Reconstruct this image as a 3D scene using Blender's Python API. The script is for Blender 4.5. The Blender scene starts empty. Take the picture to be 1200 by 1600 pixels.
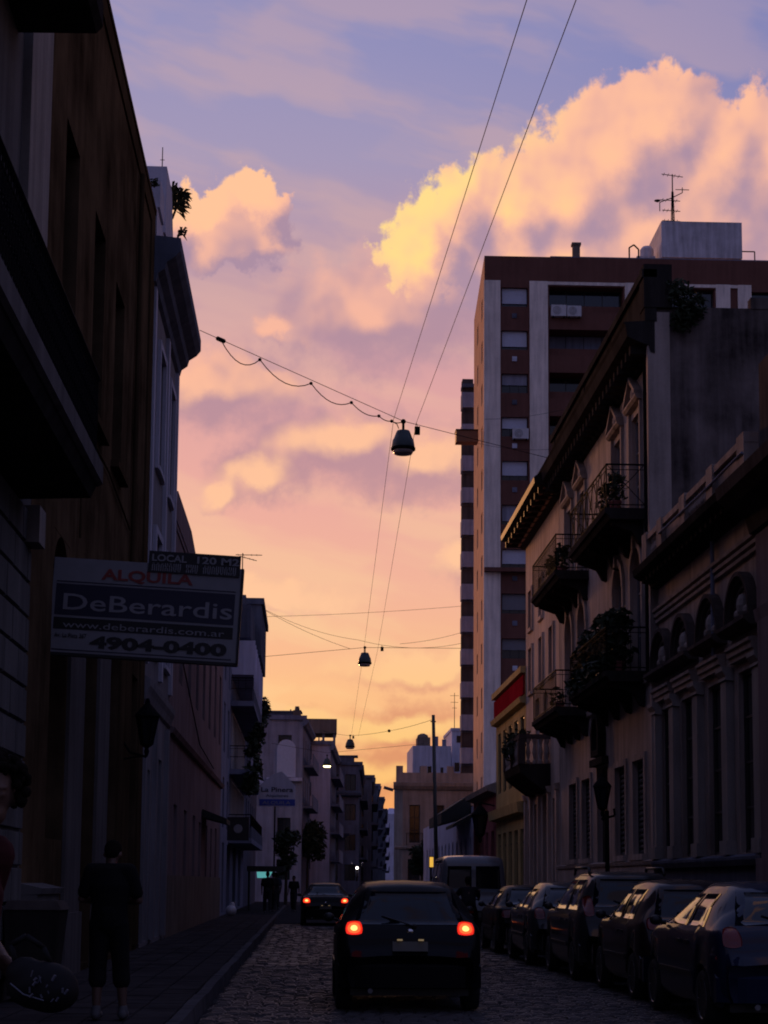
import bpy, bmesh, math, random
from math import sin, cos, pi, radians, sqrt, atan2
from mathutils import Vector, Matrix
from mathutils.bvhtree import BVHTree
random.seed(7)
scene = bpy.context.scene
C = scene.collection

# ------------------------------------------------------------------ camera
CAM = Vector((0, 0, 1.46)); FPX = 2650.0
PSI, PITCH, ROLL, SHIFT = 0.04397, 0.12, 0.008, 259.4
def cam_basis():
    f = Vector((sin(PSI)*cos(PITCH), cos(PSI)*cos(PITCH), sin(PITCH)))
    r = Vector((cos(PSI), -sin(PSI), 0)); u = r.cross(f)
    return f, r*cos(ROLL)+u*sin(ROLL), -r*sin(ROLL)+u*cos(ROLL)
BF, BR, BU = cam_basis()
cd = bpy.data.cameras.new('camera'); cam = bpy.data.objects.new('camera', cd); C.objects.link(cam)
cd.sensor_fit = 'VERTICAL'; cd.sensor_height = 36; cd.lens = FPX*36/1600
cd.shift_y = SHIFT/1600; cd.clip_start = 0.1; cd.clip_end = 6000
cam.matrix_world = Matrix(((BR.x, BU.x, -BF.x, CAM.x), (BR.y, BU.y, -BF.y, CAM.y), (BR.z, BU.z, -BF.z, CAM.z), (0, 0, 0, 1)))
scene.camera = cam
def atY(px, py, Y):
    d = BF + BR*((px-600)/FPX) + BU*((800-py+SHIFT)/FPX)
    return CAM + d*(Y/d.y)
def atX(px, py, X):
    d = BF + BR*((px-600)/FPX) + BU*((800-py+SHIFT)/FPX)
    return CAM + d*(X/d.x)

# ------------------------------------------------------------------ view, render
vs = scene.view_settings
vs.view_transform = 'Standard'; vs.look = 'None'; vs.gamma = 1; vs.exposure = 0.0; vs.use_curve_mapping = False
try:
    scene.cycles.use_denoising = True
    scene.cycles.denoiser = 'OPENIMAGEDENOISE'
    scene.cycles.max_bounces = 6; scene.cycles.diffuse_bounces = 3; scene.cycles.glossy_bounces = 3
    scene.cycles.filter_width = 1.9
    scene.cycles.use_adaptive_sampling = True; scene.cycles.adaptive_threshold = .02
except Exception: pass

# ------------------------------------------------------------------ sky (dusk, sun just under the far roofs)
SUN_AZ, SUN_EL = radians(-12), radians(3.5)         # azimuth from the street axis (+Y), to the left
world = bpy.data.worlds.new('World'); scene.world = world; world.use_nodes = True
world.cycles.sampling_method = 'MANUAL'; world.cycles.sample_map_resolution = 256
nt = world.node_tree; N = nt.nodes; Lk = nt.links; N.clear()
def mk(tree, typ, **kw):
    n = tree.nodes.new(typ)
    for k, v in kw.items(): setattr(n, k, v)
    return n
def conn(tree, a, b):
    tree.links.new(a, b)
def val(tree, sock, v):
    if hasattr(v, 'is_output') or isinstance(v, bpy.types.NodeSocket): tree.links.new(v, sock)
    else: sock.default_value = v
def M(tree, op, a, b=None, c=None, clamp=False):
    n = mk(tree, 'ShaderNodeMath', operation=op); n.use_clamp = clamp
    val(tree, n.inputs[0], a)
    if b is not None: val(tree, n.inputs[1], b)
    if c is not None: val(tree, n.inputs[2], c)
    return n.outputs[0]
def VM(tree, op, a, b=None, s=None):
    n = mk(tree, 'ShaderNodeVectorMath', operation=op)
    val(tree, n.inputs[0], a)
    if b is not None: val(tree, n.inputs[1], b)
    if s is not None: val(tree, n.inputs['Scale'], s)
    return n.outputs['Value'] if op in ('LENGTH', 'DOT_PRODUCT', 'DISTANCE') else n.outputs[0]
def noise(tree, vec, scale, detail=4, rough=.55, dim='3D'):
    n = mk(tree, 'ShaderNodeTexNoise', noise_dimensions=dim); val(tree, n.inputs['Vector'], vec)
    n.inputs['Scale'].default_value = scale; n.inputs['Detail'].default_value = detail; n.inputs['Roughness'].default_value = rough
    return n.outputs['Fac'], n.outputs['Color']
def sstep(tree, v, a, b, lo=0., hi=1.):
    n = mk(tree, 'ShaderNodeMapRange', interpolation_type='SMOOTHSTEP')
    val(tree, n.inputs[0], v); n.inputs[1].default_value = a; n.inputs[2].default_value = b
    n.inputs[3].default_value = lo; n.inputs[4].default_value = hi
    return n.outputs[0]
def mixc(tree, f, a, b):
    n = mk(tree, 'ShaderNodeMix', data_type='RGBA')
    val(tree, n.inputs[0], f)
    for s, v in ((n.inputs[6], a), (n.inputs[7], b)):
        if isinstance(v, (tuple, list)): s.default_value = (*v[:3], 1)
        else: tree.links.new(v, s)
    return n.outputs[2]
def ramp(tree, v, stops):
    n = mk(tree, 'ShaderNodeValToRGB'); val(tree, n.inputs[0], v)
    e = n.color_ramp.elements
    while len(e) < len(stops): e.new(0.5)
    for k, (p, c) in enumerate(stops): e[k].position = p; e[k].color = (*c[:3], 1)
    return n.outputs[0]

# cloud banks, as (azimuth, elevation, half width, half height) in degrees
CUMULUS = [(3.9, 21.1, 1.5, 1.6), (5.2, 21.9, 1.9, 1.7), (7.0, 22.0, 2.2, 2.0), (8.9, 22.6, 2.3, 2.5), (10.5, 23.4, 2.4, 2.7),
           (11.9, 24.5, 2.3, 2.0), (14.2, 23.4, 3.0, 2.2), (16.6, 23.3, 3.2, 2.2), (8.4, 20.6, 4.2, 2.0), (12.0, 21.0, 5.5, 3.0), (20, 22.5, 4, 2.2),
           (-3.9, 22.0, 1.5, 0.85), (-2.2, 22.5, 1.15, .95), (-5.8, 21.6, 1.6, .9), (-3.0, 21.2, 2.0, 1.0)]
SOFT = [(2.4, 19.0, 3.8, 2.0), (-3.4, 16.4, 3.4, 1.5), (-1.4, 18.6, 1.0, .5), (.9, 14.7, 3.0, 1.25), (3.4, 14.0, 3.2, 1.2), (-1.6, 13.7, 2.0, .8),
        (-3.3, 13.2, .9, .45), (5.0, 10.9, .9, .9), (3.2, 5.2, 2.7, .9), (-1.2, 5.4, 2.2, .5), (3.6, 7.1, 2.8, .6), (1.7, 3.7, 3.9, .9), (-2.5, 9.6, 3.5, .5)]
def blob_group(name, blobs):
    g = bpy.data.node_groups.new(name, 'ShaderNodeTree')
    g.interface.new_socket('P', in_out='INPUT', socket_type='NodeSocketVector')
    g.interface.new_socket('F', in_out='OUTPUT', socket_type='NodeSocketFloat')
    gi = g.nodes.new('NodeGroupInput'); go = g.nodes.new('NodeGroupOutput')
    out = None
    for (a, e, rx, ry) in blobs:
        d = VM(g, 'LENGTH', VM(g, 'MULTIPLY', VM(g, 'SUBTRACT', gi.outputs[0], (a, e, 0)), (1/rx, 1/ry, 0)))
        f = M(g, 'SUBTRACT', 1.15, d)
        out = f if out is None else M(g, 'SMOOTH_MAX', out, f, .25)
    g.links.new(out, go.inputs[0])
    return g
gA = blob_group('cumulus_field', CUMULUS)
gB = blob_group('soft_field', SOFT)
def use(group, vec):
    n = nt.nodes.new('ShaderNodeGroup'); n.node_tree = group; nt.links.new(vec, n.inputs[0]); return n.outputs[0]
tc = mk(nt, 'ShaderNodeTexCoord')
dirv = VM(nt, 'NORMALIZE', tc.outputs['Generated'])
sep = mk(nt, 'ShaderNodeSeparateXYZ'); conn(nt, dirv, sep.inputs[0])
az = M(nt, 'DEGREES', M(nt, 'ARCTAN2', sep.outputs[0], sep.outputs[1]))
el = M(nt, 'DEGREES', M(nt, 'ARCSINE', sep.outputs[2]))
cmb = mk(nt, 'ShaderNodeCombineXYZ'); conn(nt, az, cmb.inputs[0]); conn(nt, el, cmb.inputs[1])
P = cmb.outputs[0]
sky = mk(nt, 'ShaderNodeTexSky', sky_type='NISHITA'); sky.sun_disc = False
sky.sun_elevation = SUN_EL; sky.sun_rotation = SUN_AZ; sky.air_density = 1.3; sky.dust_density = 2.5; sky.ozone_density = 3
nish = VM(nt, 'SCALE', sky.outputs[0], s=0.06)
# thin high veil that takes the colour of the sunset: warm low down towards the sun, violet above and away from it
elf = M(nt, 'DIVIDE', el, 90.0, clamp=True)
warm = ramp(nt, elf, [(0, (1.0, .36, .10)), (.035, (1.0, .43, .16)), (.07, (1.05, .56, .27)), (.11, (.98, .49, .35)), (.145, (.91, .44, .38)), (.185, (.80, .40, .40)),
                      (.22, (.56, .34, .42)), (.265, (.41, .345, .53)), (.31, (.33, .315, .56)), (.45, (.20, .23, .46)), (1, (.12, .145, .29))])
cold = ramp(nt, elf, [(0, (.10, .09, .15)), (.10, (.15, .12, .20)), (.2, (.145, .14, .235)), (.4, (.125, .145, .265)), (1, (.12, .145, .29))])
toward = M(nt, 'MULTIPLY_ADD', M(nt, 'COSINE', M(nt, 'SUBTRACT', M(nt, 'RADIANS', az), SUN_AZ)), .5, .5)
veil = mixc(nt, sstep(nt, toward, .30, .97), cold, warm)
# shared turbulence
_n, c1 = noise(nt, P, .34, 2, dim='2D'); _n, c2 = noise(nt, P, 1.3, 4, .6, dim='2D')
c1 = VM(nt, 'SUBTRACT', c1, (.5, .5, .5)); c2 = VM(nt, 'SUBTRACT', c2, (.5, .5, .5))
far, _n = noise(nt, VM(nt, 'MULTIPLY', P, (.6, 1, 1)), .11, 3, dim='2D')
beyond = M(nt, 'ADD', M(nt, 'MULTIPLY', M(nt, 'SUBTRACT', far, .56), 6), sstep(nt, M(nt, 'ABSOLUTE', az), 15, 26, -3, 0))   # broken banks of the same kind over the rest of the sky
def fields(group, delta, w1, w2, amp):
    """cloud density for the outline, and the slope of the smoother density towards the light"""
    q0 = VM(nt, 'MULTIPLY', VM(nt, 'ADD', P, VM(nt, 'SCALE', c1, s=w1)), (1, 1, 0))
    q = VM(nt, 'MULTIPLY', VM(nt, 'ADD', q0, VM(nt, 'SCALE', c2, s=w2)), (1, 1, 0))
    n3, _n = noise(nt, P, .8, 6, .58, dim='2D')
    f = M(nt, 'ADD', M(nt, 'MAXIMUM', use(group, q), beyond), M(nt, 'MULTIPLY', M(nt, 'SUBTRACT', n3, .5), amp))
    low = []
    q1 = VM(nt, 'MULTIPLY', VM(nt, 'ADD', q0, VM(nt, 'SCALE', c2, s=w2*.45)), (1, 1, 0))
    for d in ((0, 0, 0), delta):
        n2, _n = noise(nt, VM(nt, 'ADD', P, d), .62, 2, .5, dim='2D')
        low.append(M(nt, 'ADD', M(nt, 'MAXIMUM', use(group, VM(nt, 'ADD', q1, d)), beyond), M(nt, 'MULTIPLY', M(nt, 'SUBTRACT', n2, .5), amp*.85)))
    return f, M(nt, 'SUBTRACT', low[0], low[1])
# cirrus streaks
rotm = mk(nt, 'ShaderNodeVectorRotate', rotation_type='Z_AXIS'); conn(nt, P, rotm.inputs['Vector']); rotm.inputs['Angle'].default_value = radians(12)
st = VM(nt, 'ADD', VM(nt, 'MULTIPLY', rotm.outputs[0], (.09, .5, 1)), VM(nt, 'SCALE', c1, s=.35))
cir, _ = noise(nt, st, 1.0, 4, .5, dim='2D')
cirm = sstep(nt, cir, .42, .68)
base = mixc(nt, .88, nish, veil)
sunv = (sin(SUN_AZ)*cos(SUN_EL), cos(SUN_AZ)*cos(SUN_EL), sin(SUN_EL))
away = M(nt, 'DEGREES', M(nt, 'ARCCOSINE', VM(nt, 'DOT_PRODUCT', dirv, sunv)))
base = mixc(nt, M(nt, 'MULTIPLY', sstep(nt, away, 23, 42), sstep(nt, el, 12, 24, 0, .8)), base, (.15, .19, .46))
cirw = mixc(nt, sstep(nt, toward, .30, .97), (.17, .14, .22), ramp(nt, elf, [(0, (1, .55, .2)), (.08, (1, .66, .32)), (.16, (.9, .5, .36)), (.26, (.62, .40, .40)), (.36, (.46, .34, .44)), (1, (.2, .18, .3))]))
base = mixc(nt, M(nt, 'MULTIPLY', cirm, sstep(nt, away, 27, 42, .55, .2)), base, cirw)
# soft banks
fB, dB = fields(gB, (-.35, .9, 0), 1.6, .9, .9)
tw = sstep(nt, toward, .30, .97)
hiB = mixc(nt, tw, (.24, .18, .24), ramp(nt, elf, [(0, (1, .46, .12)), (.055, (1, .60, .22)), (.10, (1.02, .58, .34)), (.16, (1.02, .56, .33)), (.20, (1.0, .50, .34)), (.25, (.8, .43, .38)), (1, (.3, .2, .3))]))
loB = mixc(nt, tw, (.11, .10, .17), ramp(nt, elf, [(0, (.72, .28, .11)), (.06, (.74, .31, .16)), (.10, (.78, .40, .31)), (.155, (.50, .275, .32)), (.21, (.44, .27, .35)), (.26, (.36, .27, .42)), (1, (.12, .12, .22))]))
base = mixc(nt, M(nt, 'MULTIPLY', sstep(nt, fB, -.25, .70), .9), base, mixc(nt, sstep(nt, dB, -.15, .70), loB, hiB))
# cumulus
fA, dA = fields(gA, (-.95, .8, 0), 1.3, 1.5, .85)
litA = sstep(nt, dA, -.55, .55)
peak = M(nt, 'MULTIPLY', sstep(nt, dA, .15, .95), M(nt, 'MULTIPLY', sstep(nt, az, 11, 5, .15, .95), sstep(nt, az, -1.5, 2.5, .25, 1)))
colA = mixc(nt, litA, (.42, .275, .37), (1.0, .51, .35))
colA = mixc(nt, peak, colA, (1.05, .74, .27))
colA = mixc(nt, tw, (.19, .15, .22), colA)
# the lower part of the bank dissolves into haze
base = mixc(nt, M(nt, 'MULTIPLY', sstep(nt, fA, -.02, .26), sstep(nt, el, 17.0, 20.5, .3, 1)), base, colA)
# below the horizon: dim ground haze
base = mixc(nt, sstep(nt, el, -3, -.5), (.05, .045, .05), base)
bg = mk(nt, 'ShaderNodeBackground'); conn(nt, base, bg.inputs[0]); bg.inputs[1].default_value = 1.0
wo = mk(nt, 'ShaderNodeOutputWorld'); conn(nt, bg.outputs[0], wo.inputs[0])

# ------------------------------------------------------------------ sun (almost set, filtered by the cloud bank)
sl = bpy.data.lights.new('sun', 'SUN'); sun = bpy.data.objects.new('sun', sl); C.objects.link(sun)
sl.energy = 2.6; sl.angle = radians(7); sl.color = (1, .44, .17)
sdir = Vector((sin(SUN_AZ)*cos(radians(6)), cos(SUN_AZ)*cos(radians(6)), sin(radians(6))))
sun.rotation_euler = sdir.to_track_quat('Z', 'Y').to_euler()

# ------------------------------------------------------------------ materials
MATS = {}
def base_mat(name):
    m = bpy.data.materials.new(name); m.use_nodes = True
    t = m.node_tree; b = t.nodes['Principled BSDF']; MATS[name] = m
    return m, t, b
def stucco(name, col, var=.35, streak=.4, rough=.9, scale=1.0, bump=.25):
    """plaster / stone: blotches, rain streaks, fine grain"""
    m, t, b = base_mat(name)
    g = mk(t, 'ShaderNodeNewGeometry'); p = g.outputs['Position']
    n1, _ = noise(t, p, .7*scale, 5, .6); n2, _ = noise(t, VM(t, 'MULTIPLY', p, (3.0, 3.0, .25)), 1.2*scale, 4, .6); n3, _ = noise(t, p, 22*scale, 3)
    f = M(t, 'ADD', M(t, 'MULTIPLY', M(t, 'SUBTRACT', n1, .5), 3.6*var), M(t, 'MULTIPLY', M(t, 'SUBTRACT', n2, .5), 3.6*streak))
    f = M(t, 'ADD', 1.0, M(t, 'ADD', f, M(t, 'MULTIPLY', M(t, 'SUBTRACT', n3, .5), .25)))
    f = M(t, 'MAXIMUM', f, .25)
    conn(t, VM(t, 'SCALE', col, s=f), b.inputs['Base Color'])
    b.inputs['Roughness'].default_value = rough; b.inputs['Specular IOR Level'].default_value = 0. if rough > .7 else .25
    bn = mk(t, 'ShaderNodeBump'); bn.inputs['Strength'].default_value = bump; bn.inputs['Distance'].default_value = .02
    conn(t, M(t, 'ADD', n1, M(t, 'MULTIPLY', n3, .4)), bn.inputs['Height']); conn(t, bn.outputs[0], b.inputs['Normal'])
    return m
def plain(name, col, rough=.6, metal=0., spec=.4, var=.15, scale=6, coat=0.):
    m, t, b = base_mat(name)
    g = mk(t, 'ShaderNodeTexCoord'); n1, _ = noise(t, g.outputs['Object'], scale, 3)
    f = M(t, 'ADD', 1-var, M(t, 'MULTIPLY', n1, 2*var))
    conn(t, VM(t, 'SCALE', col, s=f), b.inputs['Base Color'])
    b.inputs['Roughness'].default_value = rough; b.inputs['Metallic'].default_value = metal; b.inputs['Specular IOR Level'].default_value = spec
    if coat: b.inputs['Coat Weight'].default_value = coat; b.inputs['Coat Roughness'].default_value = .06
    return m
def emit(name, col, strength):
    m, t, b = base_mat(name)
    b.inputs['Base Color'].default_value = (*col, 1); b.inputs['Emission Color'].default_value = (*col, 1); b.inputs['Emission Strength'].default_value = strength
    b.inputs['Roughness'].default_value = .3
    return m
def foliage(name, col):
    m, t, b = base_mat(name)
    g = mk(t, 'ShaderNodeNewGeometry'); n1, _ = noise(t, g.outputs['Position'], 3.5, 3)
    f = M(t, 'ADD', .5, n1)
    conn(t, VM(t, 'SCALE', col, s=f), b.inputs['Base Color']); b.inputs['Roughness'].default_value = .7; b.inputs['Specular IOR Level'].default_value = .25
    return m
stucco('ochre', (.070, .047, .028), .8, .35)
stucco('ochre_band', (.06, .04, .023), .3, .3)
stucco('grey_stone', (.12, .115, .115), .25, .3)
stucco('pale_stone', (.26, .235, .22), .2, .3)
stucco('white_wall', (.20, .19, .205), .18, .3)
stucco('bright_white', (.42, .41, .48), .12, .2)
stucco('pinkish', (.19, .145, .15), .2, .3)
stucco('right_stucco', (.28, .23, .205), .25, .35)
stucco('right_dark', (.075, .062, .058), .3, .4)
stucco('rb_wall', (.31, .26, .235), .25, .35)
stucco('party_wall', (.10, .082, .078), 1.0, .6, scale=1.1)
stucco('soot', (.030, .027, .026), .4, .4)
stucco('rc_wall', (.42, .33, .28), .2, .3); stucco('tower_side_sunset', (.60, .40, .27), .15, .25)  # tower side: orange of the sunset put into the base colour
stucco('yellow_wall', (.42, .31, .14), .2, .25)
stucco('pink_red', (.26, .10, .10), .25, .3)
stucco('concrete_white', (.74, .65, .58), .15, .3)
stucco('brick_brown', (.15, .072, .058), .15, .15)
stucco('pier_grey', (.115, .105, .105), .2, .3)
stucco('pale_mauve', (.28, .28, .34), .2, .3)
stucco('tank_grey', (.50, .48, .52), .3, .35)
stucco('blue_white', (.50, .50, .62), .15, .25)
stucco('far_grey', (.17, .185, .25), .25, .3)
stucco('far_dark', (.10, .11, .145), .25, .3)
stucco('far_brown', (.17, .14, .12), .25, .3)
stucco('corner_wall', (.27, .26, .25), .25, .35)
stucco('kerb_stone', (.085, .08, .085), .3, .1, scale=3)
stucco('tile_stone', (.05, .045, .046), .35, .1, scale=2)
stucco('asphalt', (.035, .034, .036), .3, .1, scale=2)
stucco('cobble', (.058, .055, .058), .45, .1, rough=.55, scale=4, bump=.4)
stucco('roof_tile_red', (.20, .008, .018), .2, .2)
plain('iron', (.008, .008, .009), .8, 0, .02)
plain('dark_wood', (.020, .013, .010), .7, 0, .1)
plain('brown_wood', (.20, .075, .03), .6)
plain('shutter_dark', (.03, .03, .032), .6)
plain('shutter_grey', (.16, .16, .18), .6)
plain('blind_white', (.50, .52, .62), .55)
plain('frame_white', (.42, .41, .43), .5)
plain('frame_dark', (.03, .028, .028), .5)
plain('glass', (.012, .014, .018), .08, 0, .6, .05)
plain('car_glass', (.004, .006, .010), .06, 0, .35, .05)
plain('wire', (.010, .010, .011), .8, 0, .05)
plain('lamp_green', (.030, .045, .045), .45, .2)
plain('lamp_glass', (.32, .26, .24), .3)
plain('metal_grey', (.20, .20, .21), .45, .6)
plain('ac_white', (.52, .51, .53), .5)
plain('black_plastic', (.012, .012, .013), .5)
plain('tyre', (.012, .012, .012), .85)
plain('rim', (.22, .22, .23), .35, .8)
plain('sign_white', (.22, .22, .24), .5)
plain('sign_navy', (.022, .022, .045), .5)
plain('sign_black', (.015, .015, .017), .5)
plain('sign_red', (.22, .035, .03), .5)
plain('sign_blue', (.03, .05, .30), .5)
plain('letter_grey', (.24, .24, .26), .5)
plain('paint_black', (.004, .004, .005), .6, 0, .1, .05, 6, .14)
plain('paint_navy', (.005, .009, .028), .6, 0, .1, .05, 6, .4)
plain('paint_maroon', (.014, .006, .007), .6, 0, .1, .05, 6, .4)
plain('paint_grey', (.018, .018, .020), .6, 0, .1, .05, 6, .4)
plain('paint_silver', (.028, .029, .033), .6, 0, .1, .05, 6, .4)
plain('van_white', (.10, .105, .12), .35, 0, .5, .05, 6, .5)
plain('chrome', (.5, .5, .52), .15, 1.0)
plain('lamp_red_off', (.12, .006, .006), .15)
plain('plate', (.09, .085, .07), .5)
plain('skin', (.09, .05, .036), .6)
plain('hair', (.008, .006, .005), .95, 0, .05)
plain('cloth_black', (.008, .008, .009), .9, 0, .1)
plain('cloth_dark', (.020, .019, .023), .9, 0, .1)
plain('cloth_maroon', (.045, .012, .014), .9, 0, .1)
plain('cloth_blue', (.03, .035, .06), .9, 0, .1)
plain('shoe', (.06, .06, .065), .7)
plain('bag_black', (.007, .007, .008), .7, 0, .15)
plain('bag_print', (.07, .075, .10), .5)
plain('bag_white', (.45, .45, .48), .4)
plain('wood_pole', (.030, .036, .034), .7)
plain('bark', (.04, .03, .022), .9)
plain('awning_dark', (.018, .020, .018), .8)
foliage('leaf', (.018, .028, .012)); foliage('leaf_light', (.03, .042, .018))
emit('tail_lit', (1, .025, .008), .85); emit('tail_mid', (1, .10, .02), 1.6); emit('tail_core', (1, .42, .11), 2.6)
emit('warm_lamp', (1, .78, .32), 7.0); emit('white_lamp', (1, .88, .7), 7.0); emit('yellow_lamp', (1, .55, .08), .8); emit('teal_light', (.16, .62, .6), .5)

# ------------------------------------------------------------------ mesh helpers
class MB:
    def __init__(s): s.v = []; s.f = []
    def add(s, vs, fs):
        o = len(s.v); s.v += [Vector(v) for v in vs]; s.f += [tuple(i+o for i in f) for f in fs]; return s
    def box(s, x0, x1, y0, y1, z0, z1):
        return s.add([(x0,y0,z0),(x1,y0,z0),(x1,y1,z0),(x0,y1,z0),(x0,y0,z1),(x1,y0,z1),(x1,y1,z1),(x0,y1,z1)],
                     [(0,3,2,1),(4,5,6,7),(0,1,5,4),(1,2,6,5),(2,3,7,6),(3,0,4,7)])
    def hexa(s, p):   # 8 points, bottom 4 then top 4
        return s.add(p, [(0,3,2,1),(4,5,6,7),(0,1,5,4),(1,2,6,5),(2,3,7,6),(3,0,4,7)])
    def quad(s, a, b, c, d): return s.add([a,b,c,d], [(0,1,2,3)])
    def cyl(s, p0, p1, r0, r1=None, n=8, cap=True):
        p0, p1 = Vector(p0), Vector(p1); r1 = r0 if r1 is None else r1
        d = (p1-p0); 
        if d.length < 1e-6: return s
        d.normalize(); a = d.orthogonal().normalized(); b = d.cross(a)
        vs = [p0+(a*cos(2*pi*k/n)+b*sin(2*pi*k/n))*r0 for k in range(n)] + [p1+(a*cos(2*pi*k/n)+b*sin(2*pi*k/n))*r1 for k in range(n)]
        fs = [(k,(k+1)%n,n+(k+1)%n,n+k) for k in range(n)]
        if cap: fs += [tuple(range(n))[::-1], tuple(range(n,2*n))]
        return s.add(vs, fs)
    def tube(s, pts, r, n=5):
        for a, b in zip(pts[:-1], pts[1:]): s.cyl(a, b, r, r, n)
        return s
    def ball(s, c, rx, ry=None, rz=None, n=12, m=8, rot=None):
        ry = rx if ry is None else ry; rz = rx if rz is None else rz; c = Vector(c)
        vs = []
        for j in range(m+1):
            t = pi*j/m
            for k in range(n):
                p = Vector((rx*sin(t)*cos(2*pi*k/n), ry*sin(t)*sin(2*pi*k/n), rz*cos(t)))
                if rot: p = rot @ p
                vs.append(c+p)
        fs = [(j*n+k, j*n+(k+1)%n, (j+1)*n+(k+1)%n, (j+1)*n+k) for j in range(m) for k in range(n)]
        return s.add(vs, fs)
    def caps(s, p0, p1, r0, r1=None, n=10):
        r1 = r0 if r1 is None else r1
        return s.cyl(p0, p1, r0, r1, n).ball(p0, r0, n=n, m=6).ball(p1, r1, n=n, m=6)
    def lathe(s, c, prof, n=16, axis='Z'):
        c = Vector(c); vs = []
        for (r, h) in prof:
            for k in range(n):
                a = 2*pi*k/n
                if axis == 'Z': vs.append(c+Vector((r*cos(a), r*sin(a), h)))
                elif axis == 'X': vs.append(c+Vector((h, r*cos(a), r*sin(a))))
                else: vs.append(c+Vector((r*cos(a), h, r*sin(a))))
        m = len(prof)
        fs = [(j*n+k, j*n+(k+1)%n, (j+1)*n+(k+1)%n, (j+1)*n+k) for j in range(m-1) for k in range(n)]
        fs += [tuple(range(n))[::-1], tuple(range((m-1)*n, m*n))]
        return s.add(vs, fs)
    def prism(s, pts, ext):
        """closed polygon (3D points) extruded by vector"""
        n = len(pts); e = Vector(ext); pts = [Vector(p) for p in pts]
        return s.add(pts+[p+e for p in pts], [tuple(range(n))[::-1], tuple(range(n,2*n))]+[(k,(k+1)%n,n+(k+1)%n,n+k) for k in range(n)])
ORG = {}
def tag(o, label=None, cat=None, group=None, kind=None):
    if label: o['label'] = label
    if cat: o['category'] = cat
    if group: o['group'] = group
    if kind: o['kind'] = kind
    return o
def thing(name, label, cat, loc=(0,0,0), rz=0, group=None, local=False):
    o = bpy.data.objects.new(name, None); C.objects.link(o); o.location = loc; o.rotation_euler = (0,0,rz); o.empty_display_size = .2
    ORG[o.name] = Vector((0,0,0)) if local else Vector(loc)
    return tag(o, label, cat, group)
def build(mb, name, mat, parent=None, smooth=False, kind=None, label=None, org=None):
    me = bpy.data.meshes.new(name)
    if org is None: org = ORG[parent.name] if parent is not None else Vector((0,0,0))
    me.from_pydata([v-org for v in mb.v], [], mb.f)
    me.materials.append(MATS[mat] if isinstance(mat, str) else mat)
    if smooth: me.polygons.foreach_set('use_smooth', [True]*len(me.polygons))
    me.update()
    o = bpy.data.objects.new(name, me); C.objects.link(o)
    if parent is not None:
        o.parent = parent; ORG[o.name] = org
    else: ORG[o.name] = org
    if kind: o['kind'] = kind
    if label: o['label'] = label
    return o
def fix_normals(o):
    bm = bmesh.new(); bm.from_mesh(o.data); bmesh.ops.remove_doubles(bm, verts=bm.verts, dist=1e-5); bmesh.ops.recalc_face_normals(bm, faces=bm.faces); bm.to_mesh(o.data); bm.free()
def inst(me, name, parent, loc, rot=(0,0,0), scale=(1,1,1)):
    o = bpy.data.objects.new(name, me); C.objects.link(o); o.parent = parent; o.location = loc; o.rotation_euler = rot; o.scale = scale
    return o
def copy_tree(o, parent=None):
    c = o.copy(); C.objects.link(c); c.parent = parent
    for ch in list(o.children): copy_tree(ch, c)
    return c

# a facade frame: u runs along the wall, w outwards, z up
class Fr:
    def __init__(s, O, U, Nn): s.O = Vector(O); s.U = Vector(U).normalized(); s.N = Vector(Nn).normalized()
    def p(s, u, w, z): return s.O + s.U*u + s.N*w + Vector((0,0,z))
    def box(s, mb, u0, u1, w0, w1, z0, z1):
        return mb.hexa([s.p(u0,w0,z0),s.p(u1,w0,z0),s.p(u1,w1,z0),s.p(u0,w1,z0),s.p(u0,w0,z1),s.p(u1,w0,z1),s.p(u1,w1,z1),s.p(u0,w1,z1)])
    def mould(s, mb, u0, u1, prof):     # prof: (w, z) polygon
        return mb.prism([s.p(u0, w, z) for w, z in prof], s.U*(u1-u0))
def wall(mb, fr, u0, u1, z0, z1, ops, depth=.25):
    """wall face with real openings; ops: (u0,u1,z0,z1[,'arch'])"""
    us = sorted({u0, u1, *[o[0] for o in ops], *[o[1] for o in ops]}); zs = sorted({z0, z1, *[o[2] for o in ops], *[o[3] for o in ops]})
    us = [u for u in us if u0 <= u <= u1]; zs = [z for z in zs if z0 <= z <= z1]
    for a, b in zip(us[:-1], us[1:]):
        for c, d in zip(zs[:-1], zs[1:]):
            um, zm = (a+b)/2, (c+d)/2
            if any(o[0] < um < o[1] and o[2] < zm < o[3] for o in ops): continue
            mb.quad(fr.p(a,0,c), fr.p(b,0,c), fr.p(b,0,d), fr.p(a,0,d))
    for o in ops:
        a, b, c, d = o[:4]
        e = -depth
        mb.quad(fr.p(a,0,c), fr.p(a,e,c), fr.p(a,e,d), fr.p(a,0,d)); mb.quad(fr.p(b,0,c), fr.p(b,0,d), fr.p(b,e,d), fr.p(b,e,c))
        mb.quad(fr.p(a,0,c), fr.p(b,0,c), fr.p(b,e,c), fr.p(a,e,c)); mb.quad(fr.p(a,0,d), fr.p(a,e,d), fr.p(b,e,d), fr.p(b,0,d))
        if len(o) > 4:   # arched head: fill the spandrels
            r = (b-a)/2; um = (a+b)/2; n = 7
            for sgn in (-1, 1):
                corner = um+sgn*r
                pts = [(um+sgn*r*cos(pi/2*k/n), d-r+r*sin(pi/2*k/n)) for k in range(n+1)]
                mb.prism([fr.p(corner, -.004, d-.003)]+[fr.p(x, -.004, z-.003) for x, z in reversed(pts)], fr.N*-(depth-.01))
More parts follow.
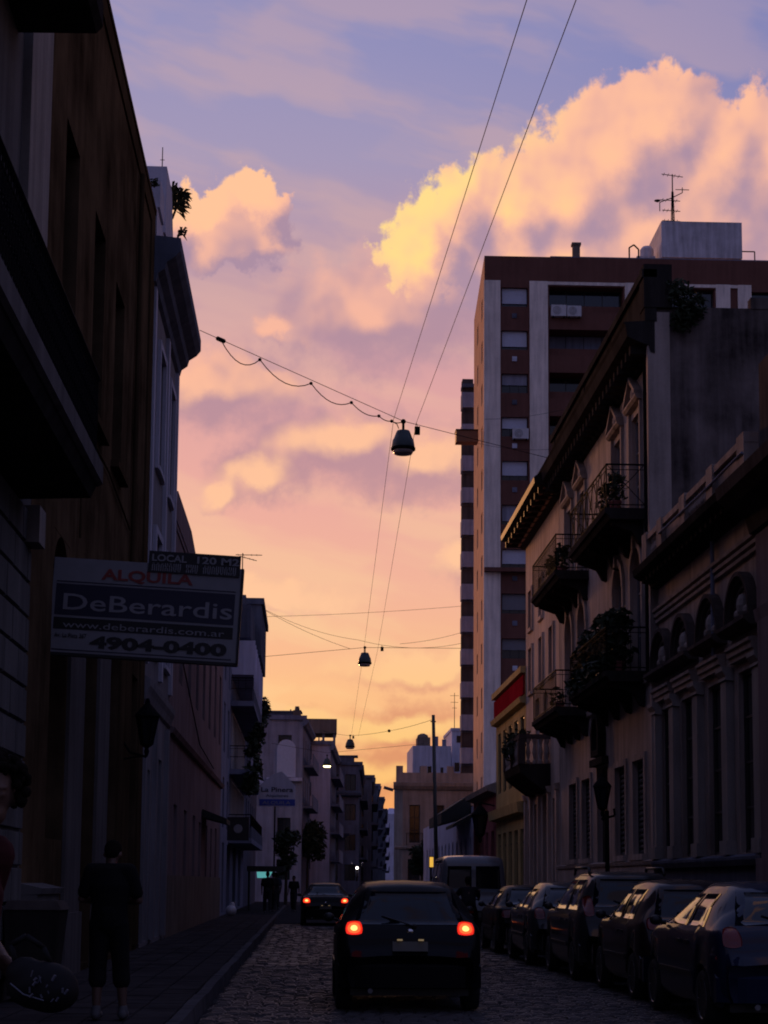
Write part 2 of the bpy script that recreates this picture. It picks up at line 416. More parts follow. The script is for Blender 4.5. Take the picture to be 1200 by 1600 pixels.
def window(fr, par, u0, u1, z0, z1, depth=.22, fm='frame_dark', cols=2, rows=2, sill=None, gm='glass', name='window', t=.06):
    """frame and mullions set back in the opening, the glass a sub-part"""
    mb = MB(); w0, w1 = -depth-.03, -depth+.03
    fr.box(mb, u0, u0+t, w0, w1, z0, z1); fr.box(mb, u1-t, u1, w0, w1, z0, z1); fr.box(mb, u0+t, u1-t, w0, w1, z1-t, z1); fr.box(mb, u0+t, u1-t, w0, w1, z0, z0+t)
    for k in range(1, cols):
        u = u0+(u1-u0)*k/cols; fr.box(mb, u-t*.4, u+t*.4, w0+.01, w1-.01, z0+t, z1-t)
    for k in range(1, rows):
        z = z0+(z1-z0)*k/rows; fr.box(mb, u0+t, u1-t, w0+.012, w1-.012, z-t*.35, z+t*.35)
    o = build(mb, name, fm, par)
    g = MB(); fr.box(g, u0+.01, u1-.01, w0-.03, w0+.02, z0+.01, z1-.01); build(g, 'pane', gm, o)
    if sill:
        g = MB(); fr.box(g, u0-.08, u1+.08, -.02, sill, z0-.1, z0-.004); build(g, 'sill', 'pale_stone', o)
    return o
def shutter(fr, par, u0, u1, z0, z1, depth, mat='shutter_dark', name='shutter'):
    """closed louvred shutter leaf pair"""
    mb = MB(); um = (u0+u1)/2
    for a, b in ((u0+.01, um-.006), (um+.006, u1-.01)):
        fr.box(mb, a, a+.05, -depth, -depth+.05, z0, z1); fr.box(mb, b-.05, b, -depth, -depth+.05, z0, z1)
        n = max(6, int((z1-z0)/.12))
        for k in range(n):
            z = z0+(z1-z0)*(k+.15)/n; h = (z1-z0)/n*.72
            mb.hexa([fr.p(a+.05,-depth,z+h*.5),fr.p(b-.05,-depth,z+h*.5),fr.p(b-.05,-depth+.04,z),fr.p(a+.05,-depth+.04,z),
                     fr.p(a+.05,-depth,z+h),fr.p(b-.05,-depth,z+h),fr.p(b-.05,-depth+.04,z+h*.5),fr.p(a+.05,-depth+.04,z+h*.5)])
    return build(mb, name, mat, par)
def door(fr, par, u0, u1, z0, z1, depth=.25, mat='dark_wood', transom=.5):
    mb = MB(); um = (u0+u1)/2; zt = z1-transom
    for a, b in ((u0, um-.008), (um+.008, u1)):
        fr.box(mb, a, b, -depth-.05, -depth, z0, zt)
        for (c, d) in ((z0+.15, z0+(zt-z0)*.38), (z0+(zt-z0)*.45, zt-.15)):
            fr.box(mb, a+.12, b-.12, -depth, -depth+.025, c, d)
    fr.box(mb, u0, u1, -depth-.05, -depth+.03, zt, zt+.07)
    o = build(mb, 'door', mat, par)
    h = MB(); h.ball(fr.p(um+.07, -depth+.04, z0+1.0), .03, n=8, m=5); build(h, 'handle', 'metal_grey', o)
    if transom > .1:
        g = MB(); fr.box(g, u0+.03, u1-.03, -depth-.05, -depth-.01, zt+.07, z1); build(g, 'pane', 'glass', o)
    return o
def shell(mb, fr, u0, u1, z1, D, z0=0, roof=True):
    """side walls, back and roof of a building behind its facade"""
    p = fr.p
    mb.quad(p(u0,0,z0), p(u0,-D,z0), p(u0,-D,z1), p(u0,0,z1)); mb.quad(p(u1,0,z0), p(u1,0,z1), p(u1,-D,z1), p(u1,-D,z0))
    mb.quad(p(u0,-D,z0), p(u1,-D,z0), p(u1,-D,z1), p(u0,-D,z1))
    if roof: mb.quad(p(u0,0,z1-.02), p(u1,0,z1-.02), p(u1,-D,z1-.02), p(u0,-D,z1-.02))
def railing(fr, par, u0, u1, z, proj, h, step=.13, r=.011, scroll=True, ends=True, cross=False):
    mb = MB(); p = fr.p; w = proj-.05
    path = ([(u0, 0)] if ends else []) + [(u0, w), (u1, w)] + ([(u1, 0)] if ends else [])
    for zz, rr in ((z+h, .022), (z+.08, .014), (z+h-.12, .010)):
        for (a, b), (c, d) in zip(path[:-1], path[1:]): mb.cyl(p(a,b,zz), p(c,d,zz), rr, rr, 5)
    for (a, b), (c, d) in zip(path[:-1], path[1:]):
        L = sqrt((c-a)**2+(d-b)**2); n = max(2, int(L/step))
        for k in range(n+1):
            x, y = a+(c-a)*k/n, b+(d-b)*k/n
            if cross and k % 5: continue
            mb.cyl(p(x,y,z), p(x,y,z+h), r*(1.6 if k in (0,n) else 1), None, 4, False)
            if scroll and k < n and not cross:
                x2, y2 = a+(c-a)*(k+.5)/n, b+(d-b)*(k+.5)/n; q = .035
                for zc in (z+h*.3, z+h*.62):
                    pts = [p(x2+(c-a)/L*q*cos(t), y2+(d-b)/L*q*cos(t), zc+.07*sin(t)) for t in [2*pi*j/7 for j in range(8)]]
                    mb.tube(pts, .006, 3)
        if cross:
            m = max(1, round(L/.95))
            for k in range(m):
                e, f = k/m, (k+1)/m
                A, B = (a+(c-a)*e, b+(d-b)*e), (a+(c-a)*f, b+(d-b)*f)
                mb.cyl(p(A[0],A[1],z+.08), p(B[0],B[1],z+h), .012, None, 4, False); mb.cyl(p(A[0],A[1],z+h), p(B[0],B[1],z+.08), .012, None, 4, False)
                cu, cw = (A[0]+B[0])/2, (A[1]+B[1])/2
                mb.tube([p(cu+(c-a)/L*.1*cos(t), cw+(d-b)/L*.1*cos(t), z+.04+h/2+.1*sin(t)) for t in [2*pi*j/8 for j in range(9)]], .01, 4)
    return build(mb, 'railing', 'iron', par, kind='stuff')
def balcony(fr, par, u0, u1, z, proj=.92, th=.22, h=1.0, mat='right_dark', brackets=3, **kw):
    mb = MB(); fr.mould(mb, u0, u1, [(-.05, z-th), (proj-.12, z-th), (proj-.05, z-th*.55), (proj, z-th*.5), (proj, z), (-.05, z)])
    for k in range(brackets):
        u = u0+.3+(u1-u0-.6)*k/max(1, brackets-1)
        mb.prism([fr.p(u-.09, -.02, z-th-.55), fr.p(u-.09, .12, z-th-.5), fr.p(u-.09, .25, z-th-.25), fr.p(u-.09, proj-.2, z-th-.08), fr.p(u-.09, proj-.2, z-th+.01), fr.p(u-.09, -.02, z-th+.01)], fr.U*.18)
    o = build(mb, 'balcony', mat, par)
    railing(fr, o, u0+.04, u1-.04, z, proj, h, **kw)
    return o
def leaves(mb, c, rad, n, size, flat=1., droop=0., seed=0):
    rnd = random.Random(seed+int(c[0]*31+c[1]*17+c[2]*7)); c = Vector(c)
    for _ in range(n):
        d = Vector((rnd.gauss(0,1), rnd.gauss(0,1), rnd.gauss(0,1)*flat))
        if d.length < 1e-3: continue
        d = d.normalized()*(rnd.random()**.45)
        p = c+Vector((d.x*rad[0], d.y*rad[1], d.z*rad[2]))
        a = Vector((rnd.gauss(0,1), rnd.gauss(0,1), rnd.gauss(0,.7)-droop)).normalized(); b = a.orthogonal().normalized()
        b = Matrix.Rotation(rnd.random()*6.3, 3, a) @ b
        s = size*rnd.uniform(.6, 1.3)
        mb.add([p-a*s, p+b*s*.4, p+a*s, p-b*s*.4+a.cross(b)*s*.15], [(0,1,2,3)])
def plant(name, label, cat, base, clumps, n, size, mat='leaf', group=None, pot=None, seed=1, stems=True):
    """potted or rooted plant: stems and leaf clumps"""
    t = thing(name, label, cat, base, group=group); b = Vector(base)
    f = MB(); st = MB()
    for (dx, dy, dz, rx, ry, rz) in clumps:
        c = b+Vector((dx, dy, dz)); leaves(f, c, (rx, ry, rz), n, size, seed=seed)
        if stems: st.tube([b+Vector((dx*.1, dy*.1, .02)), b+Vector((dx*.5, dy*.5, dz*.6)), c], .015, 5)
    if pot:
        q = MB(); q.lathe(b, [(pot*.7, 0), (pot, pot*1.6), (pot*1.12, pot*1.6), (pot*1.12, pot*1.85), (pot*.9, pot*1.85)], 12); build(q, 'pot', 'pink_red', t)
    build(f, 'foliage', mat, t, kind='stuff')
    if stems: build(st, 'stem', 'bark', t)
    return t
def tree(label, base, h, rad, n=900, size=.22, seed=3, mat='leaf', group='street trees'):
    t = thing('street_tree', label, 'tree', base, group=group); b = Vector(base); rnd = random.Random(seed)
    tr = MB(); top = b+Vector((.05, 0, h*.62)); tr.cyl(b, b+Vector((.02, .03, h*.35)), .11, .085, 8); tr.cyl(b+Vector((.02,.03,h*.35)), top, .085, .05, 8)
    f = MB()
    for k in range(9):
        a = rnd.random()*6.3; r = rad*rnd.uniform(.2, .75); z = h*rnd.uniform(.52, .92)
        c = b+Vector((r*cos(a), r*sin(a), z)); tr.cyl(b+Vector((.03, .02, h*rnd.uniform(.35,.55))), c, .035, .012, 5)
        leaves(f, c, (rad*.42, rad*.42, h*.13), n//9, size, seed=seed+k)
    build(tr, 'trunk', 'bark', t); build(f, 'crown', mat, t, kind='stuff')
    return t
def text(body, name, parent, mat, loc, size, ax=(1,0,0), up=(0,0,1), fit=None, bold=0., align='LEFT', extrude=.003):
    cu = bpy.data.curves.new(name, 'FONT'); cu.body = body; cu.size = size; cu.extrude = extrude; cu.align_x = align; cu.offset = bold; cu.resolution_u = 3
    cu.materials.append(MATS[mat]); o = bpy.data.objects.new(name, cu); C.objects.link(o)
    if fit:
        bpy.context.view_layer.update(); w = o.dimensions.x
        if w > 0: cu.size = size; o.scale = (fit/w, 1, 1)
    sc = o.scale.copy(); ax = Vector(ax).normalized(); up = Vector(up); up = (up-ax*up.dot(ax)).normalized(); nn = ax.cross(up)
    m = Matrix((( ax.x, up.x, nn.x, 0), (ax.y, up.y, nn.y, 0), (ax.z, up.z, nn.z, 0), (0,0,0,1)))
    bpy.context.view_layer.update(); me = bpy.data.meshes.new_from_object(o.evaluated_get(bpy.context.evaluated_depsgraph_get())); bpy.data.objects.remove(o)
    o = bpy.data.objects.new(name, me); C.objects.link(o)
    o.parent = parent; o.matrix_basis = Matrix.Translation(Vector(loc)-ORG[parent.name]) @ m @ Matrix.Diagonal((*sc, 1))
    return o

# ------------------------------------------------------------------ ground, road, pavements
XL, XR, KL, KR, SW = -3.4, 7.6, -1.16, 5.75, .13
g = MB(); g.quad((-900,-300,-.12), (900,-300,-.12), (900,1500,-.12), (-900,1500,-.12)); tag(build(g, 'ground', 'asphalt'), kind='structure')
g = MB(); g.quad((KL,-10,-.035), (KR,-10,-.035), (KR,60,-.035), (KL,60,-.035)); road = tag(build(g, 'road', 'asphalt'), kind='structure')
g = MB(); g.quad((KL,60,0), (KR,60,0), (KR,113,0), (KL,113,0)); g.quad((-60,113,0), (60,113,0), (60,125,0), (-60,125,0)); g.quad((0,125,0), (6.2,125,0), (50,420,0), (40,420,0))
tag(build(g, 'road_far', 'asphalt'), kind='structure')
rnd = random.Random(11)
stone = MB(); a, b, t = .093, .053, .016
stone.hexa([(-a,-b,-.05),(a,-b,-.05),(a,b,-.05),(-a,b,-.05),(-a+t,-b+t*.8,.012),(a-t,-b+t*.8,.012),(a-t,b-t*.8,.012),(-a+t,b-t*.8,.012)])
stone.hexa([(-a+t*1.8,-b+t*1.5,.0),(a-t*1.8,-b+t*1.5,.0),(a-t*1.8,b-t*1.5,.0),(-a+t*1.8,b-t*1.5,.0),(-a+t*2.4,-b+t*2,.02),(a-t*2.4,-b+t*2,.02),(a-t*2.4,b-t*2,.02),(-a+t*2.4,b-t*2,.02)])
sme = bpy.data.meshes.new('cobblestone'); sme.from_pydata(stone.v, [], stone.f); sme.materials.append(MATS['cobble'])
cob = MB(); count = 0; y = 16.9
while y < 59.9:
    x = KL+.10+(rnd.random()*.1)
    while x < KR-.08:
        dz = rnd.gauss(0, .006); tilt = (rnd.gauss(0,.05), rnd.gauss(0,.04), rnd.gauss(0,.03))
        vis = 17.35 < y < 19.4 and x < 3.9 and not (.25 < x < 2.05 and y > 18.9)
        if vis and count < 300:
            o = inst(sme, 'cobblestone', road, (x, y, -.022+dz), tilt); count += 1
        else:
            mtx = Matrix.Rotation(tilt[0], 3, 'X') @ Matrix.Rotation(tilt[1], 3, 'Y') @ Matrix.Rotation(tilt[2], 3, 'Z')
            vs = [mtx @ v + Vector((x, y, -.022+dz)) for v in (stone.v if y < 30 else stone.v[:8])]
            cob.add(vs, stone.f if y < 30 else stone.f[:6])
        x += .19+rnd.uniform(-.012, .02)
    y += .115
build(cob, 'cobbles', 'cobble', road, kind='stuff')
# left pavement: bed, tiles, kerb stones
g = MB(); g.box(XL-.2, KL-.16, -10, 112.5, -.1, SW-.03); pav = tag(build(g, 'pavement_left', 'asphalt'), kind='structure')
tl = MB(); tl.hexa([(-.195,-.195,-.03),(.195,-.195,-.03),(.195,.195,-.03),(-.195,.195,-.03),(-.188,-.188,.028),(.188,-.188,.028),(.188,.188,.028),(-.188,.188,.028)])
tme = bpy.data.meshes.new('paving_tile'); tme.from_pydata(tl.v, [], tl.f); tme.materials.append(MATS['tile_stone'])
rest = MB(); nt_ = 0; y = 14.4
while y < 70:
    x = KL-.16-.2
    while x > XL+.1:
        z = SW-.03+rnd.gauss(0, .003); r = (rnd.gauss(0,.008), rnd.gauss(0,.008), rnd.gauss(0,.006))
        if 15.2 < y < 36 and nt_ < 290: inst(tme, 'paving_tile', pav, (x, y, z), r); nt_ += 1
        else: rest.add([v+Vector((x, y, z)) for v in tl.v], tl.f)
        x -= .4
    y += .4
build(rest, 'paving_tiles', 'tile_stone', pav, kind='stuff')
kb = MB(); kb.hexa([(-.15,-.495,-.25),(0,-.495,-.25),(0,.495,-.25),(-.15,.495,-.25),(-.15,-.49,.0),(-.02,-.49,.0),(-.02,.49,.0),(-.15,.49,.0)])
kme = bpy.data.meshes.new('kerb_stone'); kme.from_pydata(kb.v, [], kb.f); kme.materials.append(MATS['kerb_stone'])
for k in range(98):
    inst(kme, 'kerb_stone', pav, (KL+rnd.gauss(0,.006), 14+k*1.0, SW+rnd.gauss(0,.006)), (0, 0, rnd.gauss(0,.006)))
g = MB(); g.box(KR, XR+.2, -10, 112.5, -.1, SW); tag(build(g, 'pavement_right', 'tile_stone'), kind='structure')
g = MB(); g.box(6.3, 14, 125.3, 200, -.1, SW); tag(build(g, 'pavement_far', 'tile_stone'), kind='structure')

# ------------------------------------------------------------------ right side of the street
FR = Fr((XR,0,0), (0,1,0), (-1,0,0)); FL = Fr((XL,0,0), (0,1,0), (1,0,0))
def solid_base(fr, u): return tuple(fr.p(u, 0, 0))

# -- nearest corner of a reddish house with a heavy cornice (cut by the frame)
h = thing('town_house', 'reddish plastered house front with heavy cornice beside the row of arched pediments', 'building', (7.5, 22, 0))
F0 = Fr((7.5,0,0), (0,1,0), (-1,0,0))
w = MB(); ops = [(19.5,20.8,2.1,5.3), (22.0,23.3,2.1,5.3), (24.4,25.7,2.1,5.3)]
wall(w, F0, 17, 27.5, 0, 10.2, ops); shell(w, F0, 17, 27.5, 10.2, 9); build(w, 'wall', 'right_dark', h)
c = MB(); F0.mould(c, 17, 27.62, [(0,7.25),(.18,7.3),(.25,7.55),(.55,7.7),(.72,7.85),(.75,8.05),(0,8.1)]); build(c, 'cornice', 'right_dark', h)
c = MB(); F0.mould(c, 17, 27.55, [(0,5.75),(.12,5.8),(.16,6.0),(0,6.05)]); F0.box(c, 26.3, 27.45, 0, .12, 1.9, 7.25); F0.box(c, 26.2, 27.52, 0, .2, .13, 1.9); build(c, 'pilaster', 'pinkish', h)
for o in ops: window(F0, h, *o[:4], depth=.25, rows=3)

# -- the single-storey house with four arched pediments
h = thing('pediment_house', 'single storey pinkish stucco house with arched pediments over tall windows and a balustrade', 'building', (XR, 32, 0))
ctr = [29.0, 31.3, 33.6, 35.65]
ops = [(c_-.6, c_+.6, 2.02, 5.2) for c_ in ctr]
w = MB(); wall(w, FR, 27.65, 36.45, 0, 8.2, ops, .14); shell(w, FR, 27.65, 36.45, 8.2, 10); build(w, 'wall', 'right_stucco', h)
for o in ops:
    window(FR, h, *o[:4], depth=.12, cols=2, rows=4, fm='frame_dark')
m = MB()                                                        # plinth with its ledge
FR.box(m, 27.62, 36.48, -.02, .08, .0, 1.78); FR.mould(m, 27.62, 36.48, [(0,1.78),(.16,1.8),(.2,1.9),(.2,1.95),(.05,2.0),(0,2.0)]); build(m, 'plinth', 'far_dark', h)
for k, u in enumerate([27.95, 30.15, 32.45, 34.62, 36.38]):      # pilasters with capital and base
    q = MB(); FR.box(q, u-.2, u+.2, -.01, .14, 2.25, 5.1); FR.box(q, u-.26, u+.26, -.01, .19, 2.0, 2.25)
    FR.mould(q, u-.26, u+.26, [(0,5.1),(.17,5.12),(.15,5.18),(.22,5.28),(.22,5.36),(0,5.36)]); build(q, 'pilaster', 'pale_stone', h)
for c_ in ctr:                                                  # architrave, ledge and arched hood of each window
    q = MB(); FR.mould(q, c_-.84, c_+.84, [(0,5.37),(.1,5.38),(.1,5.46),(.14,5.48),(.14,5.58),(.18,5.6),(.18,5.66),(0,5.68)])
    build(q, 'architrave', 'right_stucco', h)
    q = MB(); FR.mould(q, c_-.98, c_+.98, [(0,5.84),(.2,5.86),(.3,5.95),(.3,6.02),(0,6.04)])
    n = 16
    for (ra, rb, w_) in ((.80, .88, .20), (.72, .80, .13), (.60, .66, .07)):
        for k in range(n):
            t0, t1 = pi*k/n, pi*(k+1)/n
            P4 = [(c_-ra*cos(t0), 6.03+ra*sin(t0)), (c_-ra*cos(t1), 6.03+ra*sin(t1)), (c_-rb*cos(t1), 6.03+rb*sin(t1)), (c_-rb*cos(t0), 6.03+rb*sin(t0))]
            q.prism([FR.p(a_, -.01, b_) for a_, b_ in P4], FR.N*w_)
    build(q, 'pediment', 'right_dark', h)
    q = MB(); q.ball(FR.p(c_, .05, 6.32), .12, .16, .22, 10, 6); FR.box(q, c_-.3, c_+.3, -.01, .06, 6.06, 6.12)
    for sg in (-1, 1): q.ball(FR.p(c_+sg*.3, .04, 6.2), .1, .14, .1, 8, 5)
    build(q, 'ornament', 'pale_stone', h)
q = MB()
for z in (7.12, 7.24, 7.36): FR.mould(q, 27.64, 36.46, [(0,z),(.06+.03*(z-7.1)/.12,z+.01),(.07+.03*(z-7.1)/.12,z+.07),(0,z+.08)])
build(q, 'frieze', 'right_stucco', h)
q = MB(); FR.mould(q, 27.6, 36.5, [(0,7.88),(.14,7.92),(.18,8.02),(.42,8.1),(.52,8.16),(.55,8.3),(0,8.33)])
for k in range(22): FR.box(q, 27.9+k*.39, 28.06+k*.39, .0, .38, 7.98, 8.1)
build(q, 'cornice', 'soot', h)
q = MB(); FR.box(q, 27.65, 36.45, .12, .3, 8.33, 8.45); FR.box(q, 27.65, 36.45, .1, .32, 8.9, 9.02); FR.box(q, 27.65, 36.45, -.02, .02, 8.2, 8.5)
for u in (27.9, 30.15, 32.45, 34.62, 36.2): FR.box(q, u-.24, u+.24, .08, .34, 8.33, 9.08)
for a_, b_ in ((28.15, 29.9), (32.7, 34.37)): FR.box(q, a_, b_, .17, .24, 8.45, 8.9)
build(q, 'parapet', 'right_stucco', h)
bal = MB(); bal.lathe((0,0,0), [(.07,0),(.07,.05),(.035,.08),(.075,.2),(.04,.34),(.07,.4),(.07,.45)], 8)
bme = bpy.data.meshes.new('baluster'); bme.from_pydata(bal.v, [], bal.f); bme.materials.append(MATS['right_stucco'])
for a_, b_ in ((30.4, 32.2), (34.85, 35.98)):
    n = int((b_-a_)/.2)
    for k in range(n): inst(bme, 'baluster', h, FR.p(a_+.1+k*.2, .21, 8.45)-ORG[h.name])
q = MB(); q.cyl(FR.p(31.0,.1,5.7), FR.p(31.05,.08,7.88), .04, None, 6); q.tube([FR.p(27.7,.36,8.72), FR.p(30.5,.36,8.7), FR.p(34.5,.36,8.74)], .025, 5); build(q, 'drain_pipe', 'far_grey', h)

# -- the three-storey house with two columns of balconies
h = thing('balcony_house', 'three storey stuccoed house with plant-filled iron balconies, dark cornice and bare party wall', 'building', (XR, 44, 0))
pair1, pair2 = (38.65, 41.0), (46.5, 48.9)
up = [(c_-.58, c_+.58, 10.0, 12.45) for c_ in pair1+pair2]; mid = [(c_-.6, c_+.6, 6.25, 9.25, 'arch') for c_ in pair1+pair2]
gw = [(38.0,39.3,2.15,4.3), (40.3,41.6,2.15,4.3), (45.35,46.7,2.15,4.3), (47.65,49.0,2.15,4.3)]; gd = [(42.85,44.45,.15,4.5)]
w = MB(); wall(w, FR, 36.5, 51, 0, 13.9, up+mid+gw+gd, .15); build(w, 'wall', 'rb_wall', h)
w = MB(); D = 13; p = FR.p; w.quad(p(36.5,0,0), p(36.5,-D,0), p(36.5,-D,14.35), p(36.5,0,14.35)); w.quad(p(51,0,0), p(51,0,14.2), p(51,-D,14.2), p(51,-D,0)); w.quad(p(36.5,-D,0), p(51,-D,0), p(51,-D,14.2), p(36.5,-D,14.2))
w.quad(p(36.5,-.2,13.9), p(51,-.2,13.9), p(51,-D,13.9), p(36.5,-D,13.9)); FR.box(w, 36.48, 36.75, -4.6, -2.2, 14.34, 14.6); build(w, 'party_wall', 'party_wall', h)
w = MB(); FR.box(w, 36.44, 36.62, -.34, .16, 0, 14.2); build(w, 'corner_pilaster', 'rb_wall', h)
for o in up:
    window(FR, h, *o[:4], depth=.13, cols=2, rows=3, fm='shutter_grey')
    c_ = (o[0]+o[1])/2; q = MB(); FR.mould(q, c_-.78, c_+.78, [(0,12.62),(.12,12.64),(.18,12.7),(.18,12.75),(0,12.76)])
    for a_, b_ in ((-.7, 0), (0, .7)):
        q.prism([FR.p(c_+a_, -.01, 12.75+(.5 if a_ == 0 else 0)), FR.p(c_+a_, -.01, 12.86+(.5 if a_ == 0 else 0)), FR.p(c_+b_, -.01, 12.86+(.5 if b_ == 0 else 0)), FR.p(c_+b_, -.01, 12.75+(.5 if b_ == 0 else 0))], FR.N*.2)
    q.ball(FR.p(c_, .06, 12.95), .08, .2, .14, 8, 6)
    for s_ in (-1, 1): FR.box(q, c_+s_*.68-.06, c_+s_*.68+.06, -.01, .07, 10.0, 12.62)
    build(q, 'pediment', 'rb_wall', h)
for o in mid:
    window(FR, h, o[0], o[1], o[2], o[3]-.0, depth=.13, cols=2, rows=3, fm='shutter_grey')
    c_ = (o[0]+o[1])/2; q = MB(); n = 12
    for k in range(n):
        t0, t1 = pi*k/n, pi*(k+1)/n; r0, r1 = .62, .78; zc = o[3]-.6
        q.prism([FR.p(c_-r0*cos(t0), -.01, zc+r0*sin(t0)), FR.p(c_-r0*cos(t1), -.01, zc+r0*sin(t1)), FR.p(c_-r1*cos(t1), -.01, zc+r1*sin(t1)), FR.p(c_-r1*cos(t0), -.01, zc+r1*sin(t0))], FR.N*.09)
    for s_ in (-1, 1): FR.box(q, c_+s_*.7-.07, c_+s_*.7+.07, -.01, .07, 6.25, o[3]-.6)
    FR.box(q, c_-.1, c_+.1, 0, .14, o[3]-.02, o[3]+.28); build(q, 'surround', 'rb_wall', h)
for o in gw:
    shutter(FR, h, *o[:4], .13, 'shutter_dark'); q = MB()
    for s_ in (o[0]-.07, o[1]+.07): FR.box(q, s_-.07, s_+.07, -.01, .05, o[2]-.1, o[3]+.15)
    FR.box(q, o[0], o[1], 0, .06, o[3], o[3]+.15); FR.box(q, o[0]-.2, o[1]+.2, 0, .14, o[2]-.14, o[2]-.004); build(q, 'surround', 'rb_wall', h)
door(FR, h, 42.85, 44.45, .15, 4.5, .15, 'dark_wood', .9)
q = MB(); cx, cz = 43.65, 5.25                                    # ornate hexagonal frame over the door
hx = [(cx-.55,4.75),(cx-.62,5.35),(cx-.3,5.95),(cx+.3,5.95),(cx+.62,5.35),(cx+.55,4.75)]
for k in range(6):
    a_, b_ = hx[k], hx[(k+1)%6]; ia = (cx+(a_[0]-cx)*.68, cz+(a_[1]-cz)*.68); ib = (cx+(b_[0]-cx)*.68, cz+(b_[1]-cz)*.68)
    q.prism([FR.p(a_[0],-.01,a_[1]), FR.p(b_[0],-.01,b_[1]), FR.p(ib[0],-.01,ib[1]), FR.p(ia[0],-.01,ia[1])], FR.N*.22)
FR.box(q, cx-.95, cx+.95, 0, .18, 4.52, 4.7); build(q, 'door_hood', 'soot', h)
q = MB(); FR.box(q, 36.5, 51, -.01, .09, 0, 1.9); FR.mould(q, 36.5, 51, [(0,1.9),(.12,1.9),(.14,1.98),(0,2.02)]); FR.mould(q, 36.5, 51, [(0,5.95),(.07,5.97),(.1,6.1),(0,6.14)]); build(q, 'plinth', 'rb_wall', h)
q = MB(); FR.mould(q, 36.42, 51.05, [(0,13.25),(.1,13.28),(.14,13.42),(.4,13.52),(.62,13.62),(.66,13.88),(.7,13.95),(0,14.0)])
for k in range(29): FR.box(q, 36.7+k*.5, 36.88+k*.5, 0, .5, 13.3, 13.5)
build(q, 'cornice', 'soot', h)
q = MB(); FR.box(q, 36.44, 50.9, .0, .2, 13.98, 15.0); FR.box(q, 36.4, 50.95, -.06, .28, 15.0, 15.18)
for k in (0, 3, 5): FR.box(q, 36.42+k*2.8, 36.95+k*2.8, -.05, .22, 13.98, 15.22)
FR.box(q, 36.4, 36.9, -.4, .24, 14.3, 15.3); build(q, 'parapet', 'soot', h)
balcony(FR, h, 37.7, 43.1, 10.0, .93, .26, 1.02, 'soot', 4, cross=True)
balcony(FR, h, 45.5, 50.4, 10.0, .95, .24, 1.0, 'soot', 4, scroll=False, step=.16, r=.009)
balcony(FR, h, 37.7, 43.1, 6.25, .95, .24, 1.0, 'soot', 4, scroll=False, step=.16, r=.009)
balcony(FR, h, 45.6, 50.3, 6.25, .95, .24, 1.0, 'soot', 4, scroll=False, step=.16, r=.009)
q = MB(); q.tube([FR.p(36.44,-4.2,8.3), FR.p(36.4,-4.2,13.3)], .09, 8); q.tube([FR.p(37.3,.06,6.1), FR.p(37.3,.06,13.2)], .045, 6); build(q, 'drain_pipe', 'iron', h)

# -- taller house with the wide wooden eave
h = thing('eaves_house', 'warm-lit house with broad projecting eave and small shuttered windows beyond the balcony house', 'building', (XR, 55, 0))
ops = [(52.2,53.0,10.2,11.5), (54.6,55.4,10.2,11.5), (57.2,58.0,10.2,11.5), (52.2,53.0,8.0,9.5), (54.6,55.4,8.0,9.5), (57.2,58.0,8.0,9.5), (53.6,54.6,5.25,7.6), (55.6,56.6,5.25,7.6),
       (51.7,52.6,.2,4.1), (53.6,54.9,.2,4.3), (56.0,57.0,.2,4.1), (57.8,58.6,.2,4.0)]
w = MB(); wall(w, FR, 51.06, 59, 0, 13.5, ops, .15); shell(w, FR, 51.06, 59, 13.5, 11); build(w, 'wall', 'rc_wall', h)
for o in ops[:6]:
    shutter(FR, h, *o, .12, 'brown_wood'); q = MB()
    for s_ in (o[0]-.07, o[1]+.07): FR.box(q, s_-.07, s_+.07, -.01, .06, o[2]-.12, o[3]+.12)
    FR.box(q, o[0], o[1], 0, .07, o[3], o[3]+.12); FR.box(q, o[0], o[1], 0, .09, o[2]-.12, o[2]); build(q, 'surround', 'rc_wall', h)
for o in ops[6:8]: window(FR, h, *o, depth=.12, rows=3, fm='frame_white')
for o in ops[8:]: door(FR, h, *o, .14, 'dark_wood', .6)
for u in (51.35, 53.1, 55.45, 57.4, 58.8): q = MB(); FR.box(q, u-.14, u+.14, 0, .1, .13, 4.3); FR.mould(q, u-.2, u+.2, [(0,4.3),(.12,4.32),(.18,4.5),(0,4.52)]); build(q, 'pilaster', 'rc_wall', h)
q = MB(); FR.mould(q, 50.2, 59.15, [(0,13.25),(.7,13.52),(.86,13.56),(.88,13.74),(.4,14.1),(-1,14.4),(-1,13.4)])
for k in range(11): FR.box(q, 50.4+k*.85, 50.55+k*.85, 0, .72, 13.3, 13.5)
build(q, 'eave', 'dark_wood', h)
for k in range(2): q = MB(); FR.mould(q, 50.3, 59.1, [(.2+.28*k,13.33+.1*k),(.3+.28*k,13.3+.1*k),(.3+.28*k,13.36+.1*k),(.2+.28*k,13.39+.1*k)]); build(q, 'eave_board', 'brown_wood', h)
# stone balustrade balcony on a curved corbel
q = MB(); FR.mould(q, 53, 57.2, [(0,4.35),(.25,4.4),(.55,4.62),(.85,4.85),(.95,4.95),(1.0,5.2),(0,5.22)]); bo = build(q, 'balcony', 'soot', h)
q = MB(); FR.box(q, 53, 57.2, .82, 1.0, 6.0, 6.14)
for u in (53.1, 55.1, 57.1): FR.box(q, u-.14, u+.14, .8, 1.02, 5.2, 6.0)
FR.box(q, 53.0, 53.16, 0, .82, 6.0, 6.14); build(q, 'rail', 'right_dark', bo)
for k in range(19): inst(bme, 'baluster', bo, FR.p(53.35+k*.2, .9, 5.2)-ORG[h.name], scale=(1,1,1.8))
for k in range(4): inst(bme, 'baluster', bo, FR.p(53.08, .1+k*.2, 5.2)-ORG[h.name], scale=(1,1,1.8))

